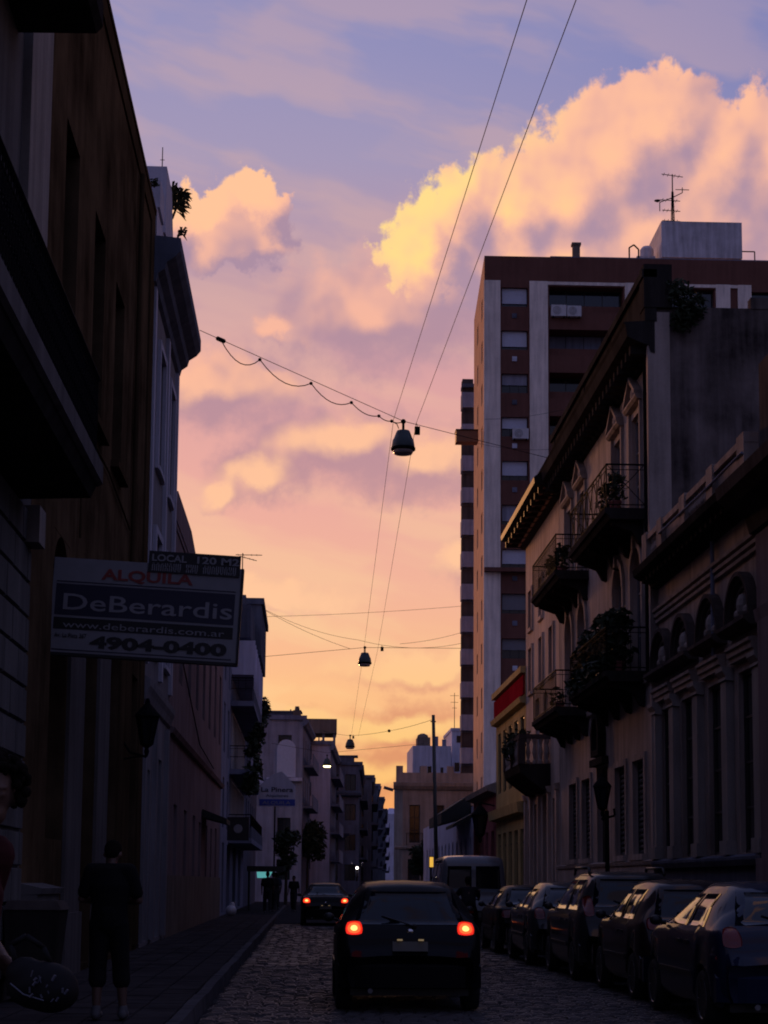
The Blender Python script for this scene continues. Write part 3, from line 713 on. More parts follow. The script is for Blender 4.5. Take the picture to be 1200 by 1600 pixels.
# -- low yellow house catching the last sun, red tiled band on top
h = thing('yellow_house', 'low yellow house with red tiled roof band and tall dark windows', 'building', (XR, 64, 0))
ops = [(59.6+k*1.8, 60.6+k*1.8, 5.0, 7.4) for k in range(5)] + [(59.6+k*1.8, 60.7+k*1.8, .15, 3.4) for k in range(5)]
w = MB(); wall(w, FR, 59.02, 68.5, 0, 8.05, ops, .13); shell(w, FR, 59.02, 68.5, 8.05, 10); build(w, 'wall', 'yellow_wall', h)
for o in ops[:5]: window(FR, h, *o, depth=.1, rows=3)
for o in ops[5:]: door(FR, h, *o, .12, 'dark_wood', .5)
q = MB(); FR.mould(q, 59.02, 68.5, [(0,7.75),(.2,7.8),(.25,7.98),(0,8.05)]); FR.mould(q, 59.02, 68.5, [(0,3.9),(.3,3.95),(.35,4.3),(0,4.35)]); build(q, 'cornice', 'yellow_wall', h)
for k in range(9): q = MB(); FR.box(q, 59.06+k*1.05, 60.08+k*1.05, 0, .1, 8.1, 8.78); build(q, 'fascia_panel', 'roof_tile_red', h)
q = MB(); FR.box(q, 59.03, 68.5, -.4, .03, 8.05, 8.85); FR.box(q, 59.02, 68.5, -.42, .2, 8.85, 9.08); build(q, 'parapet', 'yellow_wall', h)
for k, px in enumerate(((806,1201), (818,1198))):
    pt = atX(px[0], px[1], XR-.35); t = thing('wall_globe_lamp', ('far' if k == 0 else 'near')+'er of two small yellow lit globe lamps below the stone balcony', 'lamp', pt, group='globe lamps on the yellow house')
    q = MB(); q.ball(pt, .1, n=10, m=7); build(q, 'globe', 'yellow_lamp', t, True); q = MB(); q.tube([pt+Vector((.35,0,.12)), pt+Vector((.1,0,.16)), pt+Vector((0,0,.1))], .02, 5); build(q, 'bracket', 'iron', t)

# -- pink house and the white arcade house before the crossing
h = thing('pink_house', 'low faded pink house with sloping awning next to the yellow house', 'building', (XR, 73, 0))
ops = [(69.3+k*2.2, 70.4+k*2.2, .15 if k % 2 else 1.4, 3.6) for k in range(4)]
w = MB(); wall(w, FR, 68.52, 77.9, 0, 5.3, ops, .2); shell(w, FR, 68.52, 77.9, 5.3, 9); build(w, 'wall', 'pink_red', h)
for o in ops: window(FR, h, *o, depth=.18, rows=2)
q = MB(); FR.mould(q, 68.5, 77.95, [(0,5.1),(.35,5.2),(.4,5.4),(0,5.55)]); build(q, 'cornice', 'pale_stone', h)
q = MB(); q.prism([FR.p(74,.05,4.7), FR.p(74,1.3,4.0), FR.p(74,1.3,3.85), FR.p(74,.05,4.5)], FR.U*3.6); build(q, 'awning', 'awning_dark', h)
h = thing('arcade_house', 'white low house with narrow slit windows by the far crossing', 'building', (XR, 86, 0))
ops = [(79+k*2.4, 79.9+k*2.4, 1.2, 3.6, 'arch') for k in range(13)]
w = MB(); wall(w, FR, 77.95, 112, 0, 5.0, ops, .2); shell(w, FR, 77.95, 112, 5.0, 2.8); build(w, 'wall', 'blue_white', h)
for o in ops: window(FR, h, *o[:4], depth=.18, rows=2)
q = MB(); q.prism([FR.p(79,.02,5.6), FR.p(79,1.4,4.7), FR.p(79,1.4,4.2), FR.p(79,.02,4.6)], FR.U*8); build(q, 'awning', 'awning_dark', h)

# ------------------------------------------------------------------ tower blocks
h = thing('tower_block', 'tall brown brick tower block with white concrete piers and a water tank', 'building', (20, 103, 0))
FT = Fr((10.68,103,0), (1,-.012,0), (-.012,-1,0)); TW = 21.0; FH = 2.8; NF = 13
zt = [38.85-FH*k for k in range(NF)]
ops = [(1.08, 2.75, z-1.25, z) for z in zt] + [(4.1, 8.8, z-1.55, z+.12) for z in zt] + [(10.1, 14.6, z-1.55, z+.12) for z in zt[:4]] + [(17.0, 20.3, z-1.35, z) for z in zt[:4]]
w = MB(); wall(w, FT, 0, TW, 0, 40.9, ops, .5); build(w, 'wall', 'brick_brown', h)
w = MB(); FS = Fr(FT.p(0,0,0), (.045,1,0), (-1,.045,0))                # street side, plaster with the sunset's orange put into its colour
sops = [(2.0, 3.2, z-1.3, z) for z in zt] + [(7.0, 8.2, z-1.3, z) for z in zt]
wall(w, FS, .0, 12.4, 0, 40.9, sops, .2)
w.quad(FS.p(12.4,0,0), FS.p(12.4,-20,0), FS.p(12.4,-20,40.9), FS.p(12.4,0,40.9)); w.quad(FT.p(0,0,40.7), FT.p(TW,0,40.7), FT.p(TW,-12.3,40.7), FT.p(.5,-12.3,40.7)); w.quad(FT.p(TW,0,0), FT.p(TW,-12.3,0), FT.p(TW,-12.3,40.9), FT.p(TW,0,40.9))
build(w, 'side_wall', 'tower_side_sunset', h)
for o in sops: window(FS, h, *o, depth=.16, rows=1)
for a_, b_ in ((-.03, 1.0), (2.85, 4.0), (8.9, 10.0), (14.7, 15.6), (16.1, 16.95)):
    q = MB(); FT.box(q, a_, b_, -.05, .16, 0, 39.25); build(q, 'pier', 'concrete_white', h)
q = MB(); FT.box(q, 4.0, 16.1, -.02, .1, 39.05, 39.25); build(q, 'lintel', 'concrete_white', h)
q = MB(); FT.box(q, -.02, 4.2, -.02, .5, 20.55, 20.8); build(q, 'ledge', 'brick_brown', h)
q = MB(); FT.box(q, 4.2, TW, -.4, -.1, 40.9, 41.0); build(q, 'coping', 'far_grey', h)
rnd = random.Random(5)
for k, z in enumerate(zt):
    o = window(FT, h, 1.08, 2.75, z-1.25, z, depth=.3, cols=3, rows=1, fm='frame_dark')
    d = rnd.choice([1.0, .9, .35, .55, 1.15, .7]) if k > 1 else 1.0
    q = MB(); FT.box(q, 1.14, 2.69, -.26, -.2, z-d, z-.01); build(q, 'blind', rnd.choice(['blind_white', 'shutter_grey', 'pale_mauve', 'blind_white']) if k > 1 else 'blind_white', o)
    q = MB(); FT.box(q, 1.75, 2.05, .0, .05, z-2.0, z-1.7); FT.box(q, 1.83, 1.97, .05, .07, z-1.92, z-1.78); build(q, 'vent', rnd.choice(['far_grey', 'blind_white', 'far_dark']), h)
    o = window(FT, h, 4.15, 8.75, z-1.55, z+.1, depth=1.2 if k else .8, cols=4, rows=1, fm='frame_dark', gm='glass' if k != 1 else 'far_grey', name='balcony_window')
    q = MB(); FT.box(q, 4.1, 8.8, -.5, -.42, z-1.6, z-1.0); build(q, 'parapet', 'brick_brown', o)
    q = MB(); FT.box(q, 4.05, 8.85, -1.6, -.5, z-1.62, z-1.56); FT.box(q, 4.05, 8.85, -1.6, -.5, z+.13, z+.16); FT.box(q, 4.06, 4.1, -1.6, -.5, z-1.56, z+.13); FT.box(q, 8.8, 8.84, -1.6, -.5, z-1.56, z+.13); build(q, 'recess', 'brick_brown', o)
for z in zt[:4]:
    window(FT, h, 10.1, 14.6, z-1.55, z+.1, depth=.45, cols=4, rows=1, name='balcony_window'); window(FT, h, 17.0, 20.3, z-1.35, z, depth=.3, cols=2, rows=1)
# vents, antenna platform, tank
q = MB(); FT.box(q, 5.75, 6.2, -1.2, -.8, 40.8, 42.1); FT.box(q, 5.68, 6.27, -1.25, -.75, 42.05, 42.2); build(q, 'flue', 'far_brown', h)
tk = thing('water_tank', 'pale grey concrete water tank box on top of the tower block', 'water tank', FT.p(14.1, -2, 41.0))
q = MB(); FT.box(q, 11.45, 16.65, -6, -.8, 41.35, 43.75); build(q, 'tank_body', 'tank_grey', tk)
for u in (11.7, 16.2): q = MB(); FT.box(q, u, u+.3, -1.2, -.9, 40.8, 41.35); build(q, 'leg', 'tank_grey', tk)
q = MB(); FT.box(q, 10.0, 11.2, -3.0, -1.6, 40.9, 41.7); q.lathe(FT.p(10.8,-2.4,41.7), [(.45,0),(.45,.7),(.3,.9)], 12); build(q, 'hatch', 'tank_grey', tk)
q = MB(); q.tube([FT.p(9.4,-1,40.9), FT.p(9.4,-1,42.0), FT.p(9.7,-1,42.2), FT.p(10.0,-1,41.9), FT.p(10.0,-1,40.9)], .05, 6); q.tube([FT.p(16.7,-1,41.9), FT.p(17.5,-1,41.9), FT.p(17.5,-1,40.9)], .04, 6); build(q, 'ladder_rail', 'iron', tk)
def antenna(label, base, h_, bars, r=.03):
    t = thing('tv_antenna', label, 'antenna', base); b_ = Vector(base); q = MB(); q.cyl(b_, b_+Vector((0,0,h_)), r, r*.7, 6); build(q, 'mast', 'iron', t)
    for (z, l, tilt, off) in bars:
        q = MB(); q.cyl(b_+Vector((off-l/2, 0, z-tilt*l/2)), b_+Vector((off+l/2, 0, z+tilt*l/2)), r*.55, None, 5)
        if l > .9:
            for e in (-.4, -.2, .1, .3): q.cyl(b_+Vector((off+e*l, -.25, z+tilt*e*l)), b_+Vector((off+e*l, .25, z+tilt*e*l)), r*.35, None, 4)
        build(q, 'element', 'iron', t)
    return t
bpt = FT.p(12.55, -2.5, 43.75)
an = antenna('lattice television antenna mast standing on the water tank', bpt, 3.9, [(3.8,1.4,-.12,0), (2.85,.9,0,.65), (2.1,1.3,-.05,-.15), (1.4,1.2,-.05,-.1), (.7,1.2,-.03,-.1)], .05)
q = MB(); b0 = Vector(bpt); q.tube([b0+Vector((-.85,0,1.35)), b0+Vector((-.85,0,1.95)), b0+Vector((0,0,2.3)), b0+Vector((.65,0,2.65)), b0+Vector((.65,0,3.0))], .03, 5)
for k in range(7): q.tube([b0+Vector((-.12,0,.1+k*.35)), b0+Vector((.12,0,.3+k*.35))], .02, 4)
for s_ in (-.12, .12): q.cyl(b0+Vector((s_,0,0)), b0+Vector((s_*.4,0,2.7)), .03, None, 5)
q.lathe(b0+Vector((-1.0,0,1.95)), [(.02,0),(.2,.1),(.22,.12)], 10); build(q, 'lattice', 'iron', an)
def ac_unit(label, fr, u, z, wd=.85, hh=.6, out=.0):
    t = thing('air_conditioner', label, 'air conditioner', fr.p(u+wd/2, out+.15, z), group='air conditioners on the tower block')
    q = MB(); fr.box(q, u, u+wd, out, out+.32, z, z+hh); build(q, 'housing', 'ac_white', t)
    q = MB(); c_ = fr.p(u+wd*.38, out+.325, z+hh/2); 
    for r_ in (.08, .16, .24): q.tube([c_+fr.U*(r_*cos(a_))+Vector((0,0,r_*sin(a_))) for a_ in [2*pi*j/14 for j in range(15)]], .012, 4)
    build(q, 'fan_grille', 'frame_dark', t)
    q = MB(); fr.box(q, u+.1, u+.16, out, out+.3, z-.06, z-.001); fr.box(q, u+wd-.16, u+wd-.1, out, out+.3, z-.06, z-.001); build(q, 'bracket', 'iron', t)
ac_unit('air conditioner under the top recess of the tower, beside the white pier', FT, 4.2, 36.95, .95, .72, .0)
ac_unit('air conditioner under the top recess of the tower, farther from the white pier', FT, 5.2, 36.95, .9, .68, .0)
ac_unit('lone air conditioner on the narrow window column of the tower', FT, 1.75, 29.0, 1.0, .65, .0)
bx = thing('wooden_box', 'orange brown wooden box jutting from the street side of the tower', 'box', atY(725,684,104)); q = MB(); pp = atY(712,692,104); qq = atY(739,675,104); q.box(pp.x, qq.x+.3, 103.6, 104.5, pp.z, qq.z); build(q, 'panel', 'brown_wood', bx); q = MB(); q.box(pp.x-.03, qq.x+.3, 103.55, 104.55, qq.z, qq.z+.06); build(q, 'lid', 'dark_wood', bx)
# second tower with stacked balconies, behind
h = thing('balcony_tower', 'pale high-rise with stacked balconies peeping out behind the brown tower', 'building', (16, 139, 0))
F2 = Fr((13.5,139,0), (1,0,0), (0,-1,0)); w = MB(); w.box(12.58, 24, 139, 140.2, 0, 43); build(w, 'wall', 'far_dark', h)
for k in range(15):
    z = 41.5-2.73*k
    q = MB(); q.box(12.5, 13.5, 138.6, 140, z-.25, z); q.box(12.5, 12.66, 138.6, 140, z, z+1.05); q.box(12.66, 13.5, 138.6, 138.76, z, z+1.05); bo = build(q, 'balcony', 'pale_mauve', h)
    q = MB(); q.box(12.56, 13.48, 138.95, 140.1, z+1.1, z+2.3); build(q, 'glazing', 'right_dark', bo)
q = MB(); q.box(12.5, 14.5, 138.6, 140, 43.0, 43.3); build(q, 'roof_slab', 'far_dark', h)

# ------------------------------------------------------------------ left side of the street
# -- nearest house: rusticated grey stone, big iron balcony
h = thing('stone_house', 'grey stone house with coursed blocks and a large scrolled iron balcony', 'building', (XL, 15, 0))
ops = [(10.2,11.8,6.3,9.4), (13.0,14.4,6.3,9.4), (15.6,17.0,6.3,9.4), (12.9,14.4,11.3,14.2), (15.6,17.0,11.3,14.2), (10.0,11.6,1.0,4.6), (13.0,14.6,1.0,4.6)]
w = MB(); wall(w, FL, 8, 20.3, 0, 18, ops, .3); shell(w, FL, 8, 20.3, 18, 10); build(w, 'wall', 'grey_stone', h)
for o in ops[:5]: shutter(FL, h, *o, .25, 'shutter_dark')
for o in ops[5:]: window(FL, h, *o, depth=.28, rows=3)
rnd = random.Random(4)
for r_ in range(13):                                              # ashlar blocks, joints recessed
    z0 = .35+r_*.42; u = 15.0+(.45 if r_ % 2 else 0)
    while u < 20.1:
        u1 = min(u+.9, 20.2); q = MB(); w1 = .05+rnd.uniform(-.006, .006); e = .012
        a_, b_, c_, d_ = u+e, u1-e, z0+e, z0+.42-e
        q.hexa([FL.p(a_,0,c_),FL.p(b_,0,c_),FL.p(b_,0,d_),FL.p(a_,0,d_),FL.p(a_+.015,w1,c_+.015),FL.p(b_-.015,w1,c_+.015),FL.p(b_-.015,w1,d_-.015),FL.p(a_+.015,w1,d_-.015)])
        build(q, 'block', 'grey_stone', h); u += .9
q = MB(); FL.box(q, 18.8, 20.25, 0, .1, 6.9, 17.6); FL.box(q, 18.7, 20.28, 0, .14, 6.3, 6.9); build(q, 'pilaster', 'pale_stone', h)
q = MB(); FL.box(q, 19.75, 20.2, 0, .2, 5.4, 5.84); build(q, 'corbel', 'pale_stone', h)
q = MB(); FL.mould(q, 9, 19.55, [(-.05,6.02),(.9,6.03),(.95,6.06),(.95,6.28),(-.05,6.3)]); bo = build(q, 'balcony', 'pier_grey', h, label='broad pale stone balcony slab')
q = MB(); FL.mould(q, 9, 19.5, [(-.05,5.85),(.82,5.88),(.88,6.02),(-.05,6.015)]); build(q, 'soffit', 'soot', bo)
bar = MB(); bar.cyl((0,0,0), (0,0,1.0), .012, None, 6)
for zc in (.25, .5, .75):
    for s_ in (-1, 1): bar.tube([Vector((0, s_*(.032+.028*cos(t)), zc+.075*sin(t))) for t in [2*pi*j/9 for j in range(10)]], .007, 4)
bar.ball((0,0,.38), .022, n=6, m=4); bar.ball((0,0,.64), .022, n=6, m=4)
bam = bpy.data.meshes.new('baluster'); bam.from_pydata(bar.v, [], bar.f); bam.materials.append(MATS['iron'])
for k in range(78): inst(bam, 'baluster', bo, FL.p(9.2+k*.132, .88, 6.28)-ORG[h.name])
for k in range(7): inst(bam, 'baluster', bo, FL.p(19.44, .06+k*.12, 6.28)-ORG[h.name], (0,0,pi/2))
for z, r_ in ((7.28, .03), (7.14, .012), (6.36, .016)):
    q = MB(); q.tube([FL.p(9,.88,z), FL.p(19.44,.88,z), FL.p(19.44,0,z)], r_, 6); build(q, 'rail', 'iron', bo)
q = MB(); FL.mould(q, 9, 18.4, [(-.05,11.0),(.88,11.02),(.95,11.1),(.95,11.36),(-.05,11.38)]); bo = build(q, 'balcony', 'soot', h); railing(FL, bo, 9.1, 18.3, 11.38, .95, 1.0, .2)
q = MB(); FL.box(q, 18.2, 18.24, .02, .5, 6.4, 7.9); build(q, 'shutter', 'brown_wood', h, label='open reddish shutter leaf behind the railing')

# -- tall ochre house
h = thing('ochre_house', 'tall dark ochre house with three deep upper windows and pale ground floor piers', 'building', (XL, 27, 0))
up = [(22.2,23.5,8.5,11.78), (25.35,26.65,8.5,11.75), (28.2,29.55,8.5,11.65)]
lo = [(22.2,23.7,2.0,6.1,'arch'), (25.4,27.05,.2,5.6), (28.6,30.1,.2,5.6), (32.1,33.5,.2,5.4)]
w = MB(); wall(w, FL, 20.32, 34.5, 0, 15.35, up+lo, .35); shell(w, FL, 20.32, 34.5, 15.35, 10); build(w, 'wall', 'ochre', h)
for o in up: shutter(FL, h, *o[:4], .3, 'shutter_dark'); q = MB(); FL.box(q, o[0]-.1, o[1]+.1, 0, .14, o[2]-.12, o[2]-.004); build(q, 'sill', 'ochre_band', h)
window(FL, h, 22.2, 23.7, 2.0, 6.1, depth=.3, rows=4); 
for o in lo[1:]: door(FL, h, *o[:4], .33, 'dark_wood', 1.2)
for a_, b_ in ((23.78,25.35), (27.1,28.55)): q = MB(); FL.box(q, a_, b_, 0, .05, 1.0, 5.7); FL.box(q, a_-.04, b_+.04, 0, .09, .13, 1.0); FL.box(q, a_-.04, b_+.04, 0, .09, 5.7, 5.85); build(q, 'pier', 'pier_grey', h)
q = MB(); FL.box(q, 30.15, 32.05, 0, .04, 1.0, 5.6); build(q, 'pier', 'ochre_band', h)
q = MB(); FL.box(q, 20.34, 34.48, 0, .03, 14.95, 15.37); FL.box(q, 20.34, 34.48, -.2, .05, 15.36, 15.47); build(q, 'coping', 'ochre_band', h)
q = MB(); FL.box(q, 33.7, 34.48, 0, .04, .2, 14.95); build(q, 'pilaster', 'ochre_band', h)
q = MB(); q.tube([FL.p(31.3,.07,6.2), FL.p(31.3,.07,14.9)], .05, 8); q.tube([FL.p(24.4,.04,6.4), FL.p(24.4,.04,8.1), FL.p(27.6,.04,8.15), FL.p(31.0,.04,7.9)], .018, 5); build(q, 'drain_pipe', 'ochre_band', h)
q = MB(); FL.box(q, 20.34, 22.1, 0, .22, .1, 1.28); FL.mould(q, 20.34, 22.15, [(0,1.28),(.26,1.29),(.28,1.36),(0,1.42)]); build(q, 'plinth', 'grey_stone', h)

# -- white house with the deep cornice
h = thing('cornice_house', 'white house with a deep stepped cornice and a roof plant', 'building', (XL, 38, 0))
ops = [(36.1,37.4,z0,z1) for z0, z1 in ((6.4,8.9),(10.4,13.0))]+[(38.9,40.1,z0,z1) for z0, z1 in ((6.4,8.9),(10.4,13.0))]+[(35.3,36.6,.2,3.8),(37.9,39.4,.2,4.2)]
w = MB(); wall(w, FL, 34.52, 41, 0, 14.0, ops, .22); shell(w, FL, 34.52, 41, 14, 9); build(w, 'wall', 'white_wall', h)
for o in ops[:4]:
    window(FL, h, *o, depth=.2, rows=3, fm='frame_dark'); q = MB()
    for s_ in (o[0]-.09, o[1]+.09): FL.box(q, s_-.09, s_+.09, 0, .08, o[2]-.1, o[3]+.15)
    FL.box(q, o[0], o[1], 0, .08, o[3], o[3]+.15); FL.box(q, o[0], o[1], 0, .1, o[2]-.1, o[2]-.004); build(q, 'surround', 'bright_white', h)
for o in ops[4:]: door(FL, h, *o, .2, 'dark_wood', .6)
for u in (34.72, 38.15, 40.85): q = MB(); FL.box(q, u-.16, u+.16, 0, .08, 5.9, 13.85); build(q, 'pilaster', 'bright_white', h)
for u in (34.75, 37.25, 40.2): q = MB(); FL.box(q, u-.2, u+.2, 0, .1, .2, 5.0); build(q, 'pilaster', 'white_wall', h)
q = MB(); FL.mould(q, 34.52, 41.05, [(0,5.1),(.06,5.15),(.1,5.3),(.15,5.42),(.16,5.55),(0,5.65)]); build(q, 'string_course', 'white_wall', h)
q = MB(); FL.mould(q, 34.3, 41.1, [(0,13.85),(.08,13.9),(.12,14.05),(.26,14.15),(.3,14.3),(.48,14.42),(.58,14.55),(.58,14.82),(0,14.87)]); build(q, 'cornice', 'far_dark', h)
q = MB(); FL.box(q, 34.54, 41, -.25, .05, 14.85, 15.6); FL.box(q, 34.6, 35.6, -.5, .1, 15.6, 16.2)
q.hexa([FL.p(36.0,-.5,15.6),FL.p(38.4,-.5,15.6),FL.p(38.4,.1,15.6),FL.p(36.0,.1,15.6),FL.p(36.2,-.5,17.2),FL.p(37.6,-.5,17.2),FL.p(37.6,.08,17.2),FL.p(36.2,.08,17.2)]); build(q, 'parapet', 'bright_white', h)
# -- long pinkish house
h = thing('pinkish_house', 'long mauve pink plastered house with stepped parapet behind the letting sign', 'building', (XL, 54, 0))
ops = [(44+k*3.3, 45.2+k*3.3, 6.6, 9.2) for k in range(7)] + [(43.2,44.3,.9,3.4),(46.8,47.9,.9,3.4),(50.4,51.5,.9,3.4),(53.2,54.3,.2,3.3),(56.8,57.8,.9,3.3),(59.6,60.6,.9,3.3),(62.6,63.8,.2,3.4)]
w = MB(); wall(w, FL, 41.02, 66, 0, 10.2, ops, .22); shell(w, FL, 41.02, 66, 10.2, 9); build(w, 'wall', 'pinkish', h)
for o in ops[:7]: window(FL, h, *o, depth=.2, rows=3)
for o in ops[7:]:
    (door if o[2] < .5 else window)(FL, h, *o)
q = MB(); FL.mould(q, 41.02, 66, [(0,5.0),(.1,5.02),(.16,5.14),(0,5.2)]); build(q, 'string_course', 'pinkish', h)
q = MB(); FL.box(q, 41.02, 66, 0, .05, .1, 1.6); build(q, 'plinth', 'far_brown', h)
q = MB(); FL.box(q, 41.02, 66, -.3, .03, 10.2, 10.35); q.hexa([FL.p(41.1,-2,10.35),FL.p(52,-2,10.35),FL.p(52,.05,10.35),FL.p(41.1,.05,10.35),FL.p(42,-2,11.2),FL.p(47,-2,11.2),FL.p(47,.03,11.2),FL.p(42,.03,11.2)]); build(q, 'parapet', 'pinkish', h)
q = MB(); q.prism([FL.p(54.5,.02,3.75), FL.p(54.5,.8,3.45), FL.p(54.5,.8,3.3), FL.p(54.5,.02,3.5)], FL.U*2.6); build(q, 'awning', 'awning_dark', h)
q = MB(); q.tube([FL.p(44,.05,7.3), FL.p(52,.06,5.6), FL.p(60,.05,5.4)], .02, 5); build(q, 'cable', 'wire', h)
# -- house with glazed balconies and plants
h = thing('glazed_balcony_house', 'house with stacked projecting glazed balconies overgrown with plants', 'building', (XL, 80, 0))
ops = [(67.5+k*3.4, 68.8+k*3.4, z, z+2.0) for k in range(2) for z in (3.6, 6.6, 9.5)] + [(68,69.5,.2,3), (72,75,.2,3), (78,81,.2,3), (84,87,.2,3)]
w = MB(); wall(w, FL, 66.02, 91, 0, 13.2, ops, .2); shell(w, FL, 66.02, 91, 13.2, 10); build(w, 'wall', 'far_grey', h)
for o in ops[:6]: window(FL, h, *o, depth=.18)
for o in ops[6:]: door(FL, h, *o, .18, 'shutter_dark', .5)
for k, z in enumerate((3.3, 6.25, 9.2)):
    q = MB(); FL.box(q, 73, 90.5, -.05, 1.0, z-.22, z); bo = build(q, 'balcony', 'far_grey', h)
    q = MB(); FL.box(q, 73.0, 90.5, .92, 1.0, z, z+.5); build(q, 'parapet', 'far_dark' if k != 1 else 'blue_white', bo); railing(FL, bo, 73, 90.5, z+.45, 1.0, .55, .25, scroll=False)
    if k < 2:
        for j in range(3): window(FL, bo, 74+j*5, 78+j*5, z+.05, z+2.5, depth=-.1+.06, cols=4, rows=1, fm='frame_white', name='balcony_door')
q = MB(); FL.box(q, 73.5, 88, 0, .95, 10.4, 11.9)
for j in range(10): FL.box(q, 73.5+j*1.45, 73.6+j*1.45, .95, 1.0, 9.6, 11.9)
build(q, 'screen', 'blue_white', h, label='pale pleated screen closing the top balcony')
q = MB(); FL.box(q, 82, 91, -.1, 1.0, 12.4, 14.9); FL.box(q, 81.9, 91.2, -.3, 1.12, 14.9, 15.2); FL.box(q, 76, 82, -.1, .7, 12.4, 13.9); FL.box(q, 77.5, 79, -.1, .4, 13.9, 14.6); build(q, 'top_bay', 'far_dark', h)
q = MB(); FL.box(q, 70, 76, -2, .02, 13.2, 14.2); FL.box(q, 69.8, 76.1, -2.1, .1, 14.2, 14.4); build(q, 'attic', 'far_grey', h)
h = thing('plain_corner_house', 'plain grey house at the far left crossing', 'building', (XL, 101, 0))
ops = [(93+k*3.4, 94.3+k*3.4, z, z+2) for k in range(5) for z in (4.0, 7.2)]
w = MB(); wall(w, FL, 91.05, 112, 0, 10.2, ops, .2); shell(w, FL, 91.05, 112, 10.2, 10); build(w, 'wall', 'far_dark', h)
for o in ops: window(FL, h, *o, depth=.18)

# ------------------------------------------------------------------ beyond the crossing: the street bends to the right
def far_house(label, px0, px1, pytop, Y, D, wm, fm, bend, rows, colsF, colsS, feat=None, bal=True, fw=1.0, fh=1.5):
    a_ = atY(px0, 1378, Y).x; b_ = atY(px1, 1378, Y).x; H = atY((px0+px1)/2, pytop, Y).z
    t = thing('far_house', label, 'building', ((a_+b_)/2, Y, 0), group='houses beyond the crossing')
    Ff = Fr((a_-8, Y, 0), (1,0,0), (0,-1,0)); dx = sin(bend); Fs = Fr((b_, Y, 0), (dx, cos(bend), 0), (cos(bend), -dx, 0)); W = b_-a_+8
    nfl = rows; fz = (H-1.2)/nfl
    oF = [(8+(W-8)*(k+.5)/colsF-fw/2, 8+(W-8)*(k+.5)/colsF+fw/2, 1.0+fz*r_+.6, 1.0+fz*r_+.6+fh) for r_ in range(nfl) for k in range(colsF)] if colsF else []
    oS = [(D*(k+.5)/colsS-.55, D*(k+.5)/colsS+.55, 1.0+fz*r_+.2, 1.0+fz*r_+.2+fh+.4) for r_ in range(nfl) for k in range(colsS)]
    w = MB(); wall(w, Ff, 0, W, 0, H, oF, .2); build(w, 'wall', fm, t)
    w = MB(); wall(w, Fs, 0, D, 0, H, oS, .2); p0 = Fs.p(D,0,0); w.quad(p0, p0+Vector((-20,0,0)), p0+Vector((-20,0,H)), p0+Vector((0,0,H)))
    w.quad(Ff.p(0,0,H-.1), Ff.p(W,0,H-.1), p0+Vector((0,0,H-.1)), p0+Vector((-20,0,H-.1))); build(w, 'street_wall', wm, t)
    for o in oF: window(Ff, t, *o, depth=.16, rows=1)
    for o in oS: window(Fs, t, *o, depth=.16, rows=1)
    if bal:
        for r_ in range(1, nfl):
            q = MB(); z = 1.0+fz*r_; Fs.box(q, D*.12, D*.88, -.05, .75, z-.18, z); Fs.box(q, D*.12, D*.88, .68, .75, z, z+.85); build(q, 'balcony', wm, t)
    q = MB(); Fs.mould(q, -.15, D+.1, [(0,H-.5),(.2,H-.45),(.4,H-.2),(.4,H),(0,H+.02)]); Ff.box(q, W-2.5, W+.3, -.2, .18, H-.02, H+.3); build(q, 'cornice', wm, t)
    rr = random.Random(int(Y))
    for k in range(0 if Y > 170 else 4):
        u = D*(.08+.19*k)+rr.uniform(0, 1); hh = rr.uniform(.3, 1.0); wd = rr.uniform(.8, 2.2); q = MB(); Fs.box(q, u, u+wd, -2.6-rr.random(), -.3-rr.random()*.6, H-.05, H+hh)
        if k % 2: q.cyl(Fs.p(u+wd*.4,-1.2,H+hh), Fs.p(u+wd*.4,-1.2,H+hh+rr.uniform(.3,.9)), .07, .05, 6)
        else: Fs.box(q, u-.1, u+wd+.1, -2.8, -.2, H+hh, H+hh+.12)
        build(q, 'roof_hut', rr.choice(['far_grey', 'far_dark', 'blue_white']), t)
    if feat: feat(t, Ff, Fs, W, D, H)
    return t
def f5(t, Ff, Fs, W, D, H):
    q = MB(); Ff.box(q, W-.75, W-.15, -1, -.4, H, H+.75); q.cyl(Ff.p(W-.45,-.7,H+.75), Ff.p(W-.45,-.7,H+1.05), .2, .15, 8); build(q, 'chimney', 'far_brown', t)
    q = MB(); Ff.box(q, W-1.9, W-.5, -.05, .12, H-4.3, H-2.2)
    n = 8; um = W-1.2
    q.prism([Ff.p(um-.7,-.02,H-2.2)]+[Ff.p(um-.7*cos(pi*k/n),-.02,H-2.2+.7*sin(pi*k/n)) for k in range(1,n)]+[Ff.p(um+.7,-.02,H-2.2)], Ff.N*.1); build(q, 'blind', 'blind_white', t)
    q = MB(); Ff.box(q, 8, W, -.02, .35, H-4.6, H-4.35); build(q, 'ledge', 'blue_white', t)
def f6(t, Ff, Fs, W, D, H):
    q = MB(); Ff.box(q, 7.9, W+.5, -4, .3, H+.9, H+2.1); build(q, 'roof_slab', 'far_brown', t)
    for u in (8.1, W-.7, W+.2): q = MB(); Ff.box(q, u, u+.2, -.3, .1, H, H+.9); build(q, 'post', 'far_grey', t)
    for k in range(4): q2 = MB(); Ff.box(q2, 8.02, 8.75, -.02, .5, 2.5+k*3.0, 3.6+k*3.0); build(q2, 'balcony', 'far_dark', t)
def f7(t, Ff, Fs, W, D, H):
    q = MB(); Ff.box(q, W-2.6, W-.6, -.03, .7, H-6.5, H-5.6); q.lathe(Ff.p(W-1.6,.2,H-6.9), [(.1,0),(.7,.35),(1.0,.5)], 12); build(q, 'bay', 'far_grey', t)
    q = MB(); Ff.mould(q, W-4, W+.2, [(0,H-3),(.5,H-2.85),(.5,H-2.6),(0,H-2.5)]); build(q, 'eave', 'far_dark', t)
